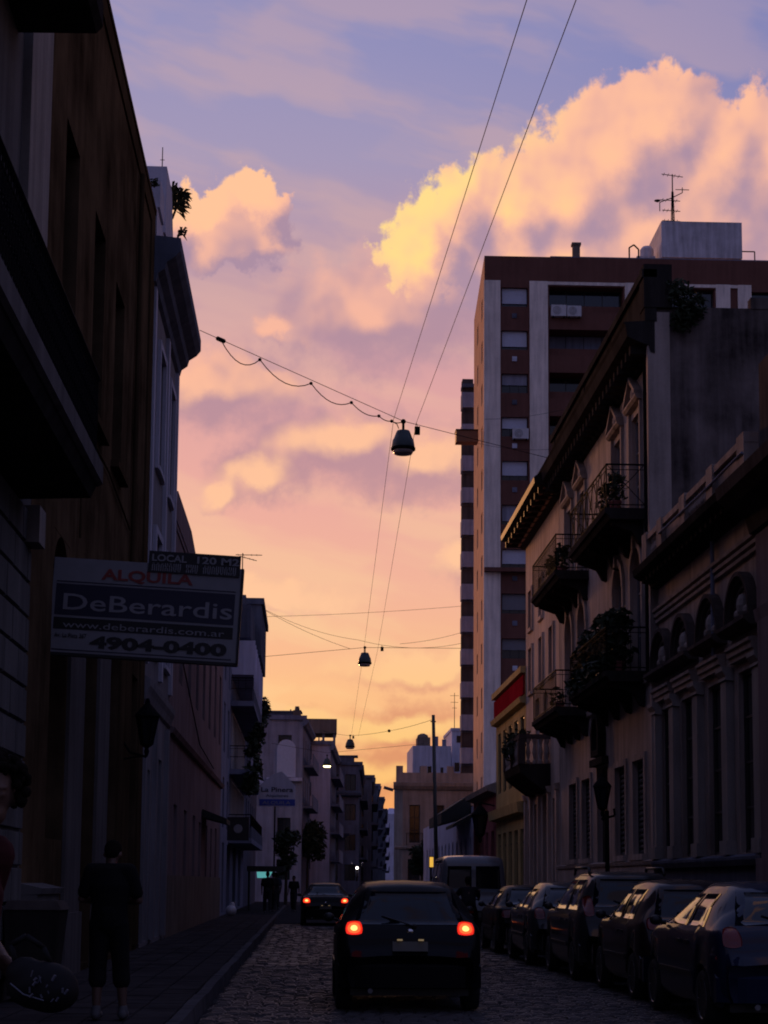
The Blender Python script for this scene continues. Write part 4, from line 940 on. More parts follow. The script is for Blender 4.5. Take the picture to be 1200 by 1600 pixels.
far_house('pale house with arched attic blind just past the crossing', 414, 470, 1124, 126, 13.9, 'far_grey', 'pale_mauve', .045, 4, 1, 4, f5)
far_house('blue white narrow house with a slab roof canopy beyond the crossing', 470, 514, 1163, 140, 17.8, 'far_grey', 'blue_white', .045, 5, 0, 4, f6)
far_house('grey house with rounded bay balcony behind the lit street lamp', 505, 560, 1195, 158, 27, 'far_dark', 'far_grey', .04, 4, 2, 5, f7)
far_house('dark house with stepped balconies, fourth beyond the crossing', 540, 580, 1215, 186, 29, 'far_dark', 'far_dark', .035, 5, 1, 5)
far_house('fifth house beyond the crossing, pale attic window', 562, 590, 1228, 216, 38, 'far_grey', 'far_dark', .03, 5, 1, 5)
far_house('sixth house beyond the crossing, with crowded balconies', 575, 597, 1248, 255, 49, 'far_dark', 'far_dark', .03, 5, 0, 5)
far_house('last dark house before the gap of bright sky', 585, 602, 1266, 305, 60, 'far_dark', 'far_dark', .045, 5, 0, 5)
t = thing('end_building', 'pale blue building closing the far end of the street', 'building', (20, 420, 0)); a_ = atY(602,1300,420); b_ = atY(640,1272,420); q = MB(); q.box(a_.x, b_.x+8, 420, 440, 0, b_.z); q.hexa([(a_.x,420,b_.z),(b_.x,420,b_.z),(b_.x,440,b_.z),(a_.x,440,b_.z),(a_.x+1,422,b_.z+1.5),(a_.x+2,422,b_.z+1.5),(a_.x+2,438,b_.z+1.5),(a_.x+1,438,b_.z+1.5)]); build(q, 'wall', 'blue_white', t)
# corner house across the crossing on the right
t = thing('corner_house', 'two storey ochre corner house with parapet and tall windows across the crossing', 'building', (9, 126, 0))
Fc = Fr((6.41,126,0), (1,0,0), (0,-1,0)); ops = [(1.1,1.9,4.4,7.2), (3.1,3.7,4.4,7.2), (4.8,6.0,4.6,7.2), (1.0,1.9,.2,3.2), (3.0,4.0,.2,3.2), (5.0,6.2,.8,3.0)]
w = MB(); wall(w, Fc, .6, 12, 0, 8.9, ops, .3); w.quad(Fc.p(.6,0,0), Fc.p(0,-.7,0), Fc.p(0,-.7,8.9), Fc.p(.6,0,8.9)); w.quad(Fc.p(0,-.7,0), Fc.p(1.6,-20,0), Fc.p(1.6,-20,8.9), Fc.p(0,-.7,8.9)); w.quad(Fc.p(.6,0,8.85), Fc.p(12,0,8.85), Fc.p(12,-20,8.85), Fc.p(1.6,-20,8.85)); build(w, 'wall', 'corner_wall', t)
for o in ops[:3]: window(Fc, t, *o, depth=.25, rows=3)
for o in ops[3:]: window(Fc, t, *o, depth=.25, rows=2)
q = MB(); Fc.mould(q, -.1, 12, [(0,8.3),(.15,8.35),(.35,8.6),(.4,8.85),(0,8.9)]); Fc.mould(q, 0, 12, [(0,3.9),(.12,3.95),(.15,4.1),(0,4.15)]); build(q, 'cornice', 'corner_wall', t)
q = MB(); Fc.box(q, .3, 12, -.2, .05, 8.9, 9.6)
for u in (.1, 1.9, 3.9, 5.9, 7.9): Fc.box(q, u, u+.5, -.25, .1, 8.9, 10.1)
build(q, 'parapet', 'corner_wall', t)
q = MB(); Fc.box(q, .9, 2.1, 0, .5, 4.0, 4.2); bo = build(q, 'balcony', 'corner_wall', t); railing(Fc, bo, .9, 2.1, 4.2, .5, .9, .15, scroll=False)
q = MB(); q.tube([Fc.p(-.1,-.3,8.3), Fc.p(-.8,-.3,8.5)], .12, 6); build(q, 'waterspout', 'far_dark', t)
# white houses stacked up behind it
t = thing('white_roof_house', 'white house with small windows rising behind the corner house', 'building', (12, 170, 0)); a_ = atY(645,1165,170); b_ = atY(705,1165,170); c_ = atY(668,1150,170); Fw = Fr((a_.x,170,0), (1,0,0), (0,-1,0)); W = b_.x-a_.x
ops = [(.7,1.1,12.2,13.1), (1.5,1.9,12.2,13.1), (2.8,3.1,12,13)]
w = MB(); wall(w, Fw, 0, W, 0, a_.z, ops, .15); shell(w, Fw, 0, W, a_.z, 10); build(w, 'wall', 'blue_white', t)
for o in ops: window(Fw, t, *o, depth=.1, rows=1, cols=1)
q = MB(); Fw.box(q, -1.2, .1, -3, .1, 8, 12.2); n = 8; q.prism([Fw.p(.4+.5*cos(pi*k/n), .2, 11+.5*sin(pi*k/n)) for k in range(n+1)], Fw.N*-.5); build(q, 'annex', 'far_grey', t)
q = MB(); Fw.box(q, .5, 1.8, -3, -.5, a_.z, a_.z+.9); q.lathe(Fw.p(1.1,-1.5,a_.z+.9), [(.6,0),(.5,.3),(.2,.45)], 10); build(q, 'roof_tank', 'far_brown', t)
q = MB(); Fw.box(q, 2.4, 2.7, -2, -1.7, a_.z, a_.z+1.1); Fw.box(q, 3.1, 3.5, -2, -1.6, a_.z, a_.z+.8); build(q, 'chimney', 'far_grey', t)
t = thing('white_stair_house', 'taller white stair tower house beside the high-rise behind the corner house', 'building', (15, 175, 0)); a_ = atY(706,1142,175); b_ = atY(745,1142,175); q = MB(); q.box(a_.x, b_.x, 175, 185, 0, a_.z); q.box(a_.x-.1, b_.x, 174.9, 185, a_.z, a_.z+.3); build(q, 'wall', 'blue_white', t); 
for e in ((.5,1.4,1.2,.5), (.3,.8,4.2,3.3)): q = MB(); q.box(a_.x+e[0], a_.x+e[1], 174.94, 175.1, a_.z-e[2], a_.z-e[3]); build(q, 'window', 'glass', t)
antenna('thin television antenna above the white houses behind the corner house', atY(710,1142,176), 4.0, [(3.7,.9,0,0), (3.0,.8,0,0), (2.4,.5,0,0)], .04)
antenna('small television antenna behind the letting sign', atX(378,935,XL-.5), 2.6, [(2.5,1.5,.0,.35), (2.3,1.0,-.25,.3)], .04)
antenna('thin rod antenna on the white cornice house', FL.p(37.0,-.1,17.1), .9, [(.6,.1,0,0)], .015)

# ------------------------------------------------------------------ vehicles
def lerp_tab(tab, y):
    """smooth (monotone cubic) curve through a table of points"""
    if y <= tab[0][0]: return tab[0][1]
    if y >= tab[-1][0]: return tab[-1][1]
    n = len(tab); d = [(tab[k+1][1]-tab[k][1])/(tab[k+1][0]-tab[k][0]) for k in range(n-1)]
    m = [d[0]]+[0 if d[k-1]*d[k] <= 0 else 2*d[k-1]*d[k]/(d[k-1]+d[k]) for k in range(1, n-1)]+[d[-1]]
    for k in range(n-1):
        if y <= tab[k+1][0]:
            h = tab[k+1][0]-tab[k][0]; t = (y-tab[k][0])/h
            return (2*t**3-3*t*t+1)*tab[k][1]+(t**3-2*t*t+t)*h*m[k]+(3*t*t-2*t**3)*tab[k+1][1]+(t**3-t*t)*h*m[k+1]
def patch(bvh, cs, view, off=.008, n=8, m=6, thick=.03, rnd_=0.):
    """panel that follows the bodywork: four corners in the plane seen from one side, rays find the surface"""
    dirs = {'rear': Vector((0,1,0)), 'front': Vector((0,-1,0)), 'left': Vector((1,0,0)), 'right': Vector((-1,0,0))}; d = dirs[view]
    mb = MB(); top = []; last = None
    for j in range(m+1):
        for i in range(n+1):
            s, t = i/n, j/m; u_, v_ = 2*s-1, 2*t-1
            s = .5+.5*(u_*(1-rnd_)+rnd_*u_*sqrt(1-v_*v_/2)); t = .5+.5*(v_*(1-rnd_)+rnd_*v_*sqrt(1-u_*u_/2))
            a = [(cs[0][k]*(1-s)+cs[1][k]*s)*(1-t)+(cs[3][k]*(1-s)+cs[2][k]*s)*t for k in (0, 1)]
            o = Vector((a[0], 0, a[1]))-d*9 if view in ('rear', 'front') else Vector((0, a[0], a[1]))-d*9
            hit = bvh.ray_cast(o, d)[0]
            if hit is None: hit = (last if last is not None else o+d*9)
            last = hit; top.append(hit-d*off)
    N1 = n+1; k = len(top)
    fs = [(j*N1+i, j*N1+i+1, (j+1)*N1+i+1, (j+1)*N1+i) for j in range(m) for i in range(n)]
    ring = [i for i in range(N1)]+[j*N1+n for j in range(1, m+1)]+[m*N1+i for i in range(n-1, -1, -1)]+[j*N1 for j in range(m-1, 0, -1)]
    back = [top[i]+d*thick for i in ring]
    fs += [(ring[q], ring[(q+1) % len(ring)], k+(q+1) % len(ring), k+q) for q in range(len(ring))]
    mb.add(top+back, fs); return mb
def wheel_mesh():
    t = MB(); t.lathe((0,0,0), [(.20,-.085),(.27,-.095),(.295,-.07),(.30,0),(.295,.07),(.27,.095),(.20,.085)], 22, 'X')
    r = MB(); r.lathe((0,0,0), [(.19,-.07),(.205,-.09),(.205,.09),(.19,.07)], 22, 'X'); r.lathe((0,0,0), [(.05,-.075),(.055,-.06),(.055,.06),(.05,.075)], 10, 'X')
    for k in range(6):
        a = 2*pi*k/6
        for sx in (-.06, .06): r.cyl((sx, .03*cos(a), .03*sin(a)), (sx, .195*cos(a), .195*sin(a)), .022, .03, 5)
    return t, r
TY, RM = wheel_mesh()
tyre_me = bpy.data.meshes.new('tyre'); tyre_me.from_pydata(TY.v, [], TY.f); tyre_me.materials.append(MATS['tyre']); tyre_me.polygons.foreach_set('use_smooth', [True]*len(tyre_me.polygons))
rim_me = bpy.data.meshes.new('rim'); rim_me.from_pydata(RM.v, [], RM.f); rim_me.materials.append(MATS['rim'])
SP = {
 'hatch': dict(L=3.85, W=1.66, belt=.97, wt=.54, wy=(.62, 3.05), top=[(0,.66),(.03,.80),(.07,.94),(.12,1.01),(.40,1.38),(.52,1.465),(.8,1.51),(1.3,1.53),(1.8,1.51),(2.15,1.43),(2.85,1.03),(3.3,.95),(3.65,.80),(3.8,.64),(3.85,.5)],
   rw=[(-.63,1.02),(.63,1.02),(.50,1.40),(-.50,1.40)], tl=[(.53,.90),(.735,.90),(.72,1.05),(.55,1.06)], plate=(.77, .20)),
 'sedan': dict(L=4.2, W=1.68, belt=.93, wt=.53, wy=(.85, 3.35), top=[(0,.66),(.03,.82),(.08,.95),(.2,.99),(.62,1.01),(1.1,1.33),(1.3,1.40),(1.7,1.43),(2.2,1.42),(2.5,1.34),(3.1,.98),(3.6,.91),(4.0,.78),(4.15,.62),(4.2,.5)],
   rw=[(-.60,1.03),(.60,1.03),(.49,1.35),(-.49,1.35)], tl=[(.50,.76),(.77,.76),(.75,.92),(.55,.93)], plate=(.60, .17)),
 'suv': dict(L=4.25, W=1.76, belt=1.02, wt=.60, wy=(.78, 3.35), top=[(0,.70),(.03,.9),(.07,1.05),(.13,1.12),(.36,1.48),(.5,1.60),(.9,1.65),(1.6,1.66),(2.2,1.62),(2.5,1.52),(3.15,1.12),(3.6,1.04),(4.0,.9),(4.2,.7),(4.25,.5)],
   rw=[(-.65,1.12),(.65,1.12),(.55,1.54),(-.55,1.54)], tl=[(.62,.98),(.80,.98),(.76,1.28),(.64,1.30)], plate=(.85, .2)),
 'round': dict(L=4.0, W=1.70, belt=.98, wt=.52, wy=(.70, 3.2), top=[(0,.68),(.03,.84),(.08,.98),(.16,1.05),(.5,1.33),(.75,1.44),(1.1,1.49),(1.6,1.50),(2.0,1.46),(2.3,1.37),(3.0,1.02),(3.4,.95),(3.8,.78),(3.95,.62),(4.0,.5)],
   rw=[(-.61,1.06),(.61,1.06),(.47,1.39),(-.47,1.39)], tl=[(.56,.84),(.78,.84),(.76,1.04),(.60,1.05)], plate=(.78, .2)),
 'van': dict(L=4.9, W=1.92, belt=1.25, wt=.80, wy=(1.0, 3.9), top=[(0,.72),(.03,1.2),(.06,1.8),(.12,2.06),(.28,2.18),(1.0,2.22),(3.2,2.2),(3.6,2.1),(4.3,1.35),(4.6,1.1),(4.8,.9),(4.9,.6)],
   rw=[(-.74,1.22),(-.06,1.22),(-.06,1.92),(-.70,1.92)], tl=[(.80,.85),(.92,.85),(.91,1.15),(.80,1.15)], plate=(.62, .2)),
}
def make_car(name, label, cat, loc, rz, spec, paint, group, lit=False, rack=False, driver_mirror=True):
    S = SP[spec]; L, W, belt = S['L'], S['W'], S['belt']; t = thing(name, label, cat, loc, rz, group, local=True)
    hwt = [(0,.86),(.1,.955),(.4,1.0),(L-.9,.99),(L-.35,.91),(L,.72)]
    ys = []; y = 0.
    while y < L: ys.append(y); y += .03 if y < .5 or y > L-.3 else .07
    ys.append(L); rings = []
    for y in ys:
        hw = W/2*lerp_tab(hwt, y); zt = lerp_tab(S['top'], y); be = min(belt+(.03 if y < 1 else 0), zt-.03)
        fr_ = max(0, min(1, (zt-belt)/.32)); wt = (hw*.90)*(1-fr_)+S['wt']*fr_; zb = .24+(.06 if y < .1 or y > L-.12 else 0)
        pts = [(hw*.93, zb), (hw*.985, min(zb+.1, be-.12)), (hw, min(.58, be-.08)), (hw*.992, be-.05), (hw*.955, be),
               (hw*.945*.5+(wt+.03)*.5 if fr_ > 0 else hw*.945, be+(zt-be)*.5), (wt, zt-.06*fr_-.012), (wt*.86, zt-.018), (wt*.5, zt), (0, zt+.008)]
        out = []
        for k, (x, z) in enumerate(pts):
            if k < 4:
                for wy in S['wy']:
                    d = abs(y-wy)
                    if d < .36: z = max(z, min(.30+sqrt(.36**2-d*d), be-.03-.004*(4-k)))
            out.append((x, z))
        rings.append([Vector((x, y, z)) for x, z in out]+[Vector((-x, y, z)) for x, z in reversed(out[:-1])])
    n = len(rings[0]); mb = MB(); vs = [v for r_ in rings for v in r_]
    fs = [(j*n+k, j*n+k+1, (j+1)*n+k+1, (j+1)*n+k) for j in range(len(rings)-1) for k in range(n-1)]
    fs += [tuple(range(n)), tuple(range((len(rings)-1)*n, len(rings)*n))[::-1]]
    mb.add(vs, fs); body = build(mb, 'body', paint, t, True)
    bvh = BVHTree.FromPolygons(mb.v, mb.f)
    q = MB(); q.box(-W/2+.16, W/2-.16, .12, L-.15, .2, .62); build(q, 'underbody', 'black_plastic', t)
    # glass
    rw = build(patch(bvh, S['rw'], 'rear', .006, 12, 6), 'rear_window', 'car_glass', t, True)
    if spec == 'van': build(patch(bvh, [(-c_[0], c_[1]) for c_ in S['rw']], 'rear', .006, 12, 6), 'rear_window', 'car_glass', t, True)
    zg0, ya = belt+.05, [p_ for p_ in S['top']]; H = max(p_[1] for p_ in S['top']); roofz = H-.13
    yr0 = next(p_[0] for p_ in S['top'] if p_[1] > belt+.08)+.22; yr1 = next(p_[0] for p_ in S['top'] if p_[1] > H-.12)+.2
    yf1 = [p_[0] for p_ in S['top'] if p_[1] > H-.12][-1]-.1; yf0 = [p_[0] for p_ in S['top'] if p_[1] > belt+.02][-1]-.32
    ym = (yr1+yf1)/2+.1
    for side, sg in (('left', -1), ('right', 1)):
        for (a0, b0, a1, b1) in ((yr0, ym-.05, yr1, ym-.05), (ym+.05, yf0, ym+.05, yf1)):
            g_ = build(patch(bvh, [(a0, zg0), (b0, zg0), (b1, roofz), (a1, roofz)], side, .005, 8, 5), 'side_window', 'car_glass', t, True)
        q = MB(); q.ball((sg*(W/2+.06), yf0-.05, belt+.08), .075, .05, .06, 10, 6); q.cyl((sg*(W/2-.06), yf0-.02, belt+.04), (sg*(W/2+.04), yf0-.05, belt+.07), .02, None, 5); build(q, 'mirror', 'black_plastic', t, True)
        for yh in (ym-.18, yf0-.95): q = MB(); q.box(sg*(W/2+.0)-.012, sg*(W/2)+.012, yh-.09, yh+.09, belt-.13, belt-.10); build(q, 'door_handle', 'black_plastic', t)
        q = MB(); q.box(sg*W/2-.01, sg*W/2+.012, S['wy'][0]+.45, S['wy'][1]-.45, .5, .56); build(q, 'side_trim', 'black_plastic', t)
        cs = [(sg*c_[0], c_[1]) for c_ in S['tl']]
        tl = build(patch(bvh, cs, 'rear', .014, 10, 10, .03, .6), 'tail_light', 'tail_lit' if lit else 'lamp_red_off', t, True)
        if lit:  # nested discs paint the lamp's glow fading from centre to rim
            cx = sum(c_[0] for c_ in cs)/4; cz = sum(c_[1] for c_ in cs)/4
            build(patch(bvh, [(cx+(c_[0]-cx)*.42, cz+(c_[1]-cz)*.42) for c_ in cs], 'rear', .02, 10, 10, .03, 1.), 'glow_core', 'tail_core', tl, True)
            build(patch(bvh, [(cx+(c_[0]-cx)*.78, cz+(c_[1]-cz)*.78) for c_ in cs], 'rear', .017, 10, 10, .03, .9), 'glow_mid', 'tail_mid', tl, True)
    build(patch(bvh, [(-.60, belt+.08), (.60, belt+.08), (.47, H-.09), (-.47, H-.09)], 'front', .006, 10, 5), 'windscreen', 'car_glass', t, True)
    # bumpers, plate, wiper, badge, exhaust
    for (nm, yv, vw) in (('rear_bumper', 0, 'rear'), ('front_bumper', L, 'front')):
        q = MB(); sg = -1 if vw == 'rear' else 1; pr = []
        for k in range(13):
            a_ = -1+2*k/12; x = a_*(W/2-.02); yy = yv+sg*(.06-.16*abs(a_)**4); pr.append((x, yy))
        for (x0, y0), (x1, y1) in zip(pr[:-1], pr[1:]): q.hexa([(x0,y0-sg*.12,.28),(x1,y1-sg*.12,.28),(x1,y1,.30),(x0,y0,.30),(x0,y0-sg*.12,.60),(x1,y1-sg*.12,.60),(x1,y1,.54),(x0,y0,.54)])
        build(q, nm, 'black_plastic' if spec in ('van', 'suv') else paint, t)
    pz, ph = S['plate'][0], .11
    pl = build(patch(bvh, [(-.2,pz-ph/2),(.2,pz-ph/2),(.2,pz+ph/2),(-.2,pz+ph/2)], 'rear', .02, 4, 2), 'licence_plate', 'plate', t)
    if lit:
        for sx in (-.12, .12): q = MB(); q.box(sx-.03, sx+.03, -.03, -.005, pz+ph/2+.01, pz+ph/2+.03); build(q, 'plate_lamp', 'warm_plate', pl)
    q = MB(); b0 = bvh.ray_cast(Vector((0,-5,pz+.17)), Vector((0,1,0)))[0]
    if b0: q.ball(b0, .045, .015, .03, 10, 6); build(q, 'badge', 'chrome', t, True)
    if spec != 'van':
        b1 = bvh.ray_cast(Vector((.05,-5,S['rw'][0][1]-.02)), Vector((0,1,0)))[0]; b2 = bvh.ray_cast(Vector((-.32,-5,S['rw'][0][1]+.1)), Vector((0,1,0)))[0]
        if b1 and b2: q = MB(); q.cyl(b1-Vector((0,.02,0)), b2-Vector((0,.02,0)), .012, .007, 5); q.ball(b1-Vector((0,.01,0)), .03, n=8, m=5); build(q, 'wiper', 'black_plastic', t)
    q = MB(); q.cyl((-.45,-.04,.26), (-.45,.2,.28), .03, None, 8); build(q, 'exhaust', 'metal_grey', t)
    for sx in (-1, 1):
        for wy in S['wy']:
            wh = inst(tyre_me, 'wheel', t, (sx*(W/2-.10), wy, .30)); ORG[wh.name] = Vector((0,0,0)); inst(rim_me, 'rim', wh, (0,0,0))
    if rack:
        for sx in (-1, 1): q = MB(); x = sx*(S['wt']-.02); q.tube([(x,.75,H-.06),(x,.85,H+.05),(x,2.1,H+.06),(x,2.25,H-.05)], .022, 6); build(q, 'roof_rail', 'black_plastic', t, True)
    return t
emit('warm_plate', (1, .7, .3), .12)
make_car('hatchback', 'black hatchback driving away with both tail lights lit red', 'car', (1.17, 19.3, .0), 0, 'hatch', 'paint_black', 'cars driving down the street', lit=True).scale = (1, 1, .97)
make_car('sedan', 'black saloon farther ahead with round glowing tail lights', 'car', (.63, 57.5, .0), 0, 'sedan', 'paint_black', 'cars driving down the street', lit=True)
pk = 'cars parked along the right kerb'
make_car('parked_car', 'dark blue rounded car, nearest of the parked row, cut by the picture edge', 'car', (4.92, 16.9, 0), 0, 'round', 'paint_navy', pk)
make_car('parked_car', 'dark hatchback parked between the nearest blue car and the car with roof rails', 'car', (4.98, 21.2, 0), 0, 'hatch', 'paint_maroon', pk)
make_car('parked_car', 'taller grey parked car with roof rails', 'car', (4.95, 25.5, 0), 0, 'suv', 'paint_grey', pk, rack=True)
make_car('parked_car', 'silver grey car parked just beyond the one with roof rails', 'car', (4.82, 30.3, 0), 0, 'round', 'paint_silver', pk)
make_car('parked_car', 'black saloon, farthest of the parked cars before the van', 'car', (4.78, 35.2, 0), 0, 'sedan', 'paint_black', pk)
make_car('parked_van', 'pale van with two rear windows parked beyond the cars', 'van', (4.5, 46.0, 0), 0, 'van', 'van_white', pk)

# ------------------------------------------------------------------ people
def remesh(o, vox, it=4):
    m = o.modifiers.new('skin_surface', 'REMESH'); m.mode = 'VOXEL'; m.voxel_size = vox; m.use_smooth_shade = True
    s = o.modifiers.new('soften', 'SMOOTH'); s.iterations = it; s.factor = .5
def hand(mb, wrist, d, up, s=1., curl=.6):
    """palm and five fingers; d points along the hand, up to the back of the hand"""
    d = Vector(d).normalized(); up = Vector(up); up = (up-d*up.dot(d)).normalized(); sd = d.cross(up); w = Vector(wrist)
    for k in range(3): mb.caps(w+sd*(k-1)*.024*s, w+d*.085*s+sd*(k-1)*.027*s, .02*s, .017*s, 8)
    for k, ln in enumerate((.068, .078, .072, .055)):
        b = w+d*.088*s+sd*(k-1.5)*.021*s; a1 = curl*.6; a2 = curl*1.5
        k1 = b+(d*cos(a1)-up*sin(a1))*ln*.55*s; k2 = k1+(d*cos(a2)-up*sin(a2))*ln*.5*s
        mb.caps(b, k1, .0095*s, .009*s, 7); mb.caps(k1, k2, .009*s, .0075*s, 7)
    b = w+d*.02*s-sd*.03*s; k1 = b+(d*.6-sd*.7-up*.2).normalized()*.045*s; mb.caps(b, k1, .013*s, .011*s, 7); mb.caps(k1, k1+(d*.9-sd*.15-up*.3).normalized()*.035*s, .011*s, .009*s, 7)
def person(label, loc, rz, J, top='cloth_black', bottom='cloth_black', vox=.012, hair='short', shoes='shoe', sleeves=True, longpants=False, group=None, fingers=True):
    """J: joint positions for height 1.75, facing +Y"""
    D = dict(pelvis=(0,0,.95), waist=(0,0,1.08), chest=(0,0,1.28), neck=(0,.01,1.47), head=(0,.02,1.62),
             shL=(-.18,0,1.42), shR=(.18,0,1.42), elL=(-.25,-.02,1.13), elR=(.25,-.02,1.13), haL=(-.26,.05,.88), haR=(.26,.05,.88),
             hiL=(-.09,0,.92), hiR=(.09,0,.92), knL=(-.11,.02,.5), knR=(.11,.02,.5), anL=(-.11,-.01,.08), anR=(.11,-.01,.08), look=(0,1,-.1), handdir=None)
    D.update(J); V = {k: (Vector(v) if v is not None else None) for k, v in D.items()}
    t = thing('person', label, 'person', loc, rz, group, local=True)
    b = MB(); hd = V['head']; lk = V['look'].normalized(); rt = lk.cross(Vector((0,0,1))).normalized(); upv = rt.cross(lk)
    R = Matrix((rt, lk, upv)).transposed()
    b.ball(hd+upv*.02, .077, .096, .11, 16, 12, R); b.ball(hd+lk*.03-upv*.055, .055, .062, .06, 12, 8, R)              # skull, jaw
    b.ball(hd+lk*.105-upv*.015, .016, .022, .028, 8, 6, R); b.ball(hd+lk*.088-upv*.062, .026, .014, .011, 8, 5, R)         # nose, mouth
    b.ball(hd+lk*.082+upv*.035, .055, .02, .012, 10, 5, R)                                                                # brow
    for s_ in (-1, 1): b.ball(hd+rt*s_*.08-upv*.005, .012, .025, .034, 8, 6, R); b.ball(hd+rt*s_*.03+lk*.084+upv*.01, .015, .012, .011, 8, 5, R)
    b.caps(V['neck']-Vector((0,0,.05)), hd-upv*.05, .055, .052)
    b.caps(V['pelvis'], V['waist'], .13, .125); b.caps(V['waist'], V['chest'], .125, .14); b.caps(V['shL'], V['shR'], .06, .06)
    for S_ in 'LR':
        sh, el, ha = V['sh'+S_], V['el'+S_], V['ha'+S_]
        b.caps(sh, el, .050, .040); b.caps(el, el.lerp(ha, .35), .040, .041); b.caps(el.lerp(ha, .35), ha, .041, .027)
        hd_ = V.get('hand'+S_); dd = hd_ if hd_ is not None else (ha-el)
        if fingers: hand(b, ha, dd, Vector((1 if S_ == 'R' else -1, .2, .3)))
        else: b.caps(ha, ha+Vector(dd).normalized()*.13, .035, .025)
        hi, kn, an = V['hi'+S_], V['kn'+S_], V['an'+S_]
        b.caps(hi, kn, .082, .055); b.caps(kn, kn.lerp(an, .35), .053, .056); b.caps(kn.lerp(an, .35), an, .056, .036); b.caps(an-Vector((0,.03,.03)), an+Vector((0,.13,-.045)), .038, .032)
    o = build(b, 'body', 'skin', t); remesh(o, vox)
    c = MB()                                                                                                              # shirt
    def oval(p, q, rx, ry, rx2, ry2, n=18):
        p, q = Vector(p), Vector(q)
        vs = [p+Vector((rx*cos(2*pi*k/n), ry*sin(2*pi*k/n), 0)) for k in range(n)]+[q+Vector((rx2*cos(2*pi*k/n), ry2*sin(2*pi*k/n), 0)) for k in range(n)]
        c.add(vs, [(k,(k+1)%n,n+(k+1)%n,n+k) for k in range(n)]+[tuple(range(n))[::-1], tuple(range(n,2*n))])
    pv, ws, ch = V['pelvis'], V['waist'], V['chest']
    oval(pv-Vector((0,0,.07)), ws, .185, .135, .175, .13); oval(ws-Vector((0,0,.001)), ch, .175, .13, .20, .145); oval(ch-Vector((0,0,.001)), (V['shL']+V['shR'])/2+Vector((0,0,.03)), .20, .145, .15, .085)
    c.caps(V['shL'], V['shR'], .078, .078)
    for S_ in 'LR':
        sh, el = V['sh'+S_], V['el'+S_]; c.caps(sh, sh.lerp(el, .75), .078, .068)
    o = build(c, 'shirt', top, t); remesh(o, vox*1.2, 3)
    c = MB(); c.caps(V['hiL'], V['hiR'], .10, .10); c.caps(pv, ws-Vector((0,0,.05)), .155, .15)
    for S_ in 'LR':
        hi, kn, an = V['hi'+S_], V['kn'+S_], V['an'+S_]
        c.caps(hi, kn, .105, .085); c.caps(kn, kn.lerp(an, .95 if longpants else .30), .085, .07 if longpants else .088)
    o = build(c, 'trousers' if longpants else 'shorts', bottom, t); remesh(o, vox*1.2, 3)
    for S_ in 'LR':
        an = V['an'+S_]; q = MB(); q.caps(an+Vector((0,-.045,-.035)), an+Vector((0,.15,-.042)), .047, .042, 12); q.caps(an+Vector((0,-.02,-.02)), an+Vector((0,0,.02)), .05, .05, 10); o = build(q, 'shoe', shoes, t); remesh(o, .012, 2)
    q = MB()
    if hair == 'curly':
        r_ = random.Random(8)
        for k in range(420):
            a_ = r_.random()*6.283; e = r_.uniform(-.35, 1.0)*pi/2; v = rt*cos(a_)*cos(e)+lk*sin(a_)*cos(e)+upv*sin(e)
            if v.dot(lk) > .45 and v.dot(upv) < .55: continue
            q.ball(hd+upv*.025+v*r_.uniform(.085,.135), r_.uniform(.010,.02)*1.1, n=6, m=4)
    else:
        q.ball(hd+upv*.045-lk*.015, .087, .1, .095, 16, 10, R); q.ball(hd-lk*.045+upv*.0, .075, .065, .085, 12, 8, R)
    o = build(q, 'hair', 'hair', t, True)
    if hair != 'curly': remesh(o, .012, 2)
    return t
# the person on the pavement, seen from behind, head bowed over something in both hands
person('person in black shirt and knee-length shorts standing on the pavement, back turned, head bowed', (-1.9, 16.6, SW), radians(-3),
       dict(neck=(0,.04,1.46), head=(0,.10,1.585), look=(0,1,-.75), elL=(-.275,.03,1.15), elR=(.275,.04,1.14), haL=(-.10,.27,1.13), haR=(.10,.27,1.12), handL=(.5,.6,.1), handR=(-.5,.6,.1),
            knL=(-.10,.02,.5), knR=(.12,.03,.5), anL=(-.10,-.02,.09), anR=(.15,.02,.09)), vox=.010, shoes='shoe')
phone = thing('phone', 'small dark phone held in front by the person in black', 'phone', (-1.9, 16.9, SW+1.16)); q = MB(); q.box(-1.94, -1.86, 16.88, 16.89, SW+1.13, SW+1.27); build(q, 'case', 'black_plastic', phone)
# the person at the picture edge, turned towards the road, bag in hand
PX, PY = -1.275, 6.2
person('curly-haired person in dark red top cut by the picture edge, carrying a bag', (PX, PY, SW), radians(-138),
       dict(head=(-.09,.10,1.63), neck=(-.04,.05,1.48), look=(.55,1,-.12), elL=(-.20,-.16,1.16), haL=(-.20,.06,1.02), shL=(-.17,.0,1.42), handL=(0.1,1,-.35)), top='cloth_maroon', bottom='cloth_dark', vox=.007, hair='curly', longpants=True)
bp = atY(66, 1540, 6.0); bg_ = thing('handbag', 'black handbag with pale blue print held by the curly-haired person', 'bag', bp)
q = MB(); q.ball(bp, .125, .075, .085, 18, 12); q.ball(bp+Vector((.03,0,-.02)), .10, .08, .075, 16, 10); q.ball(bp+Vector((-.06,0,.04)), .07, .06, .06, 14, 8); o = build(q, 'pouch', 'bag_black', bg_, True); remesh(o, .012, 3)
q = MB()
r_ = random.Random(5)
for k in range(16):
    a_ = bp+Vector((r_.uniform(-.03,.09), -.08+r_.uniform(-.006,.004), r_.uniform(-.05,.04))); q.tube([a_, a_+Vector((r_.uniform(-.006,.012), -.003, r_.uniform(.008,.022)))], r_.uniform(.002,.005), 5)
q.tube([bp+Vector((-.1,-.055,.01)), bp+Vector((-.05,-.08,-.025)), bp+Vector((.02,-.086,-.045))], .003, 5); build(q, 'print', 'bag_print', bg_, kind='stuff')
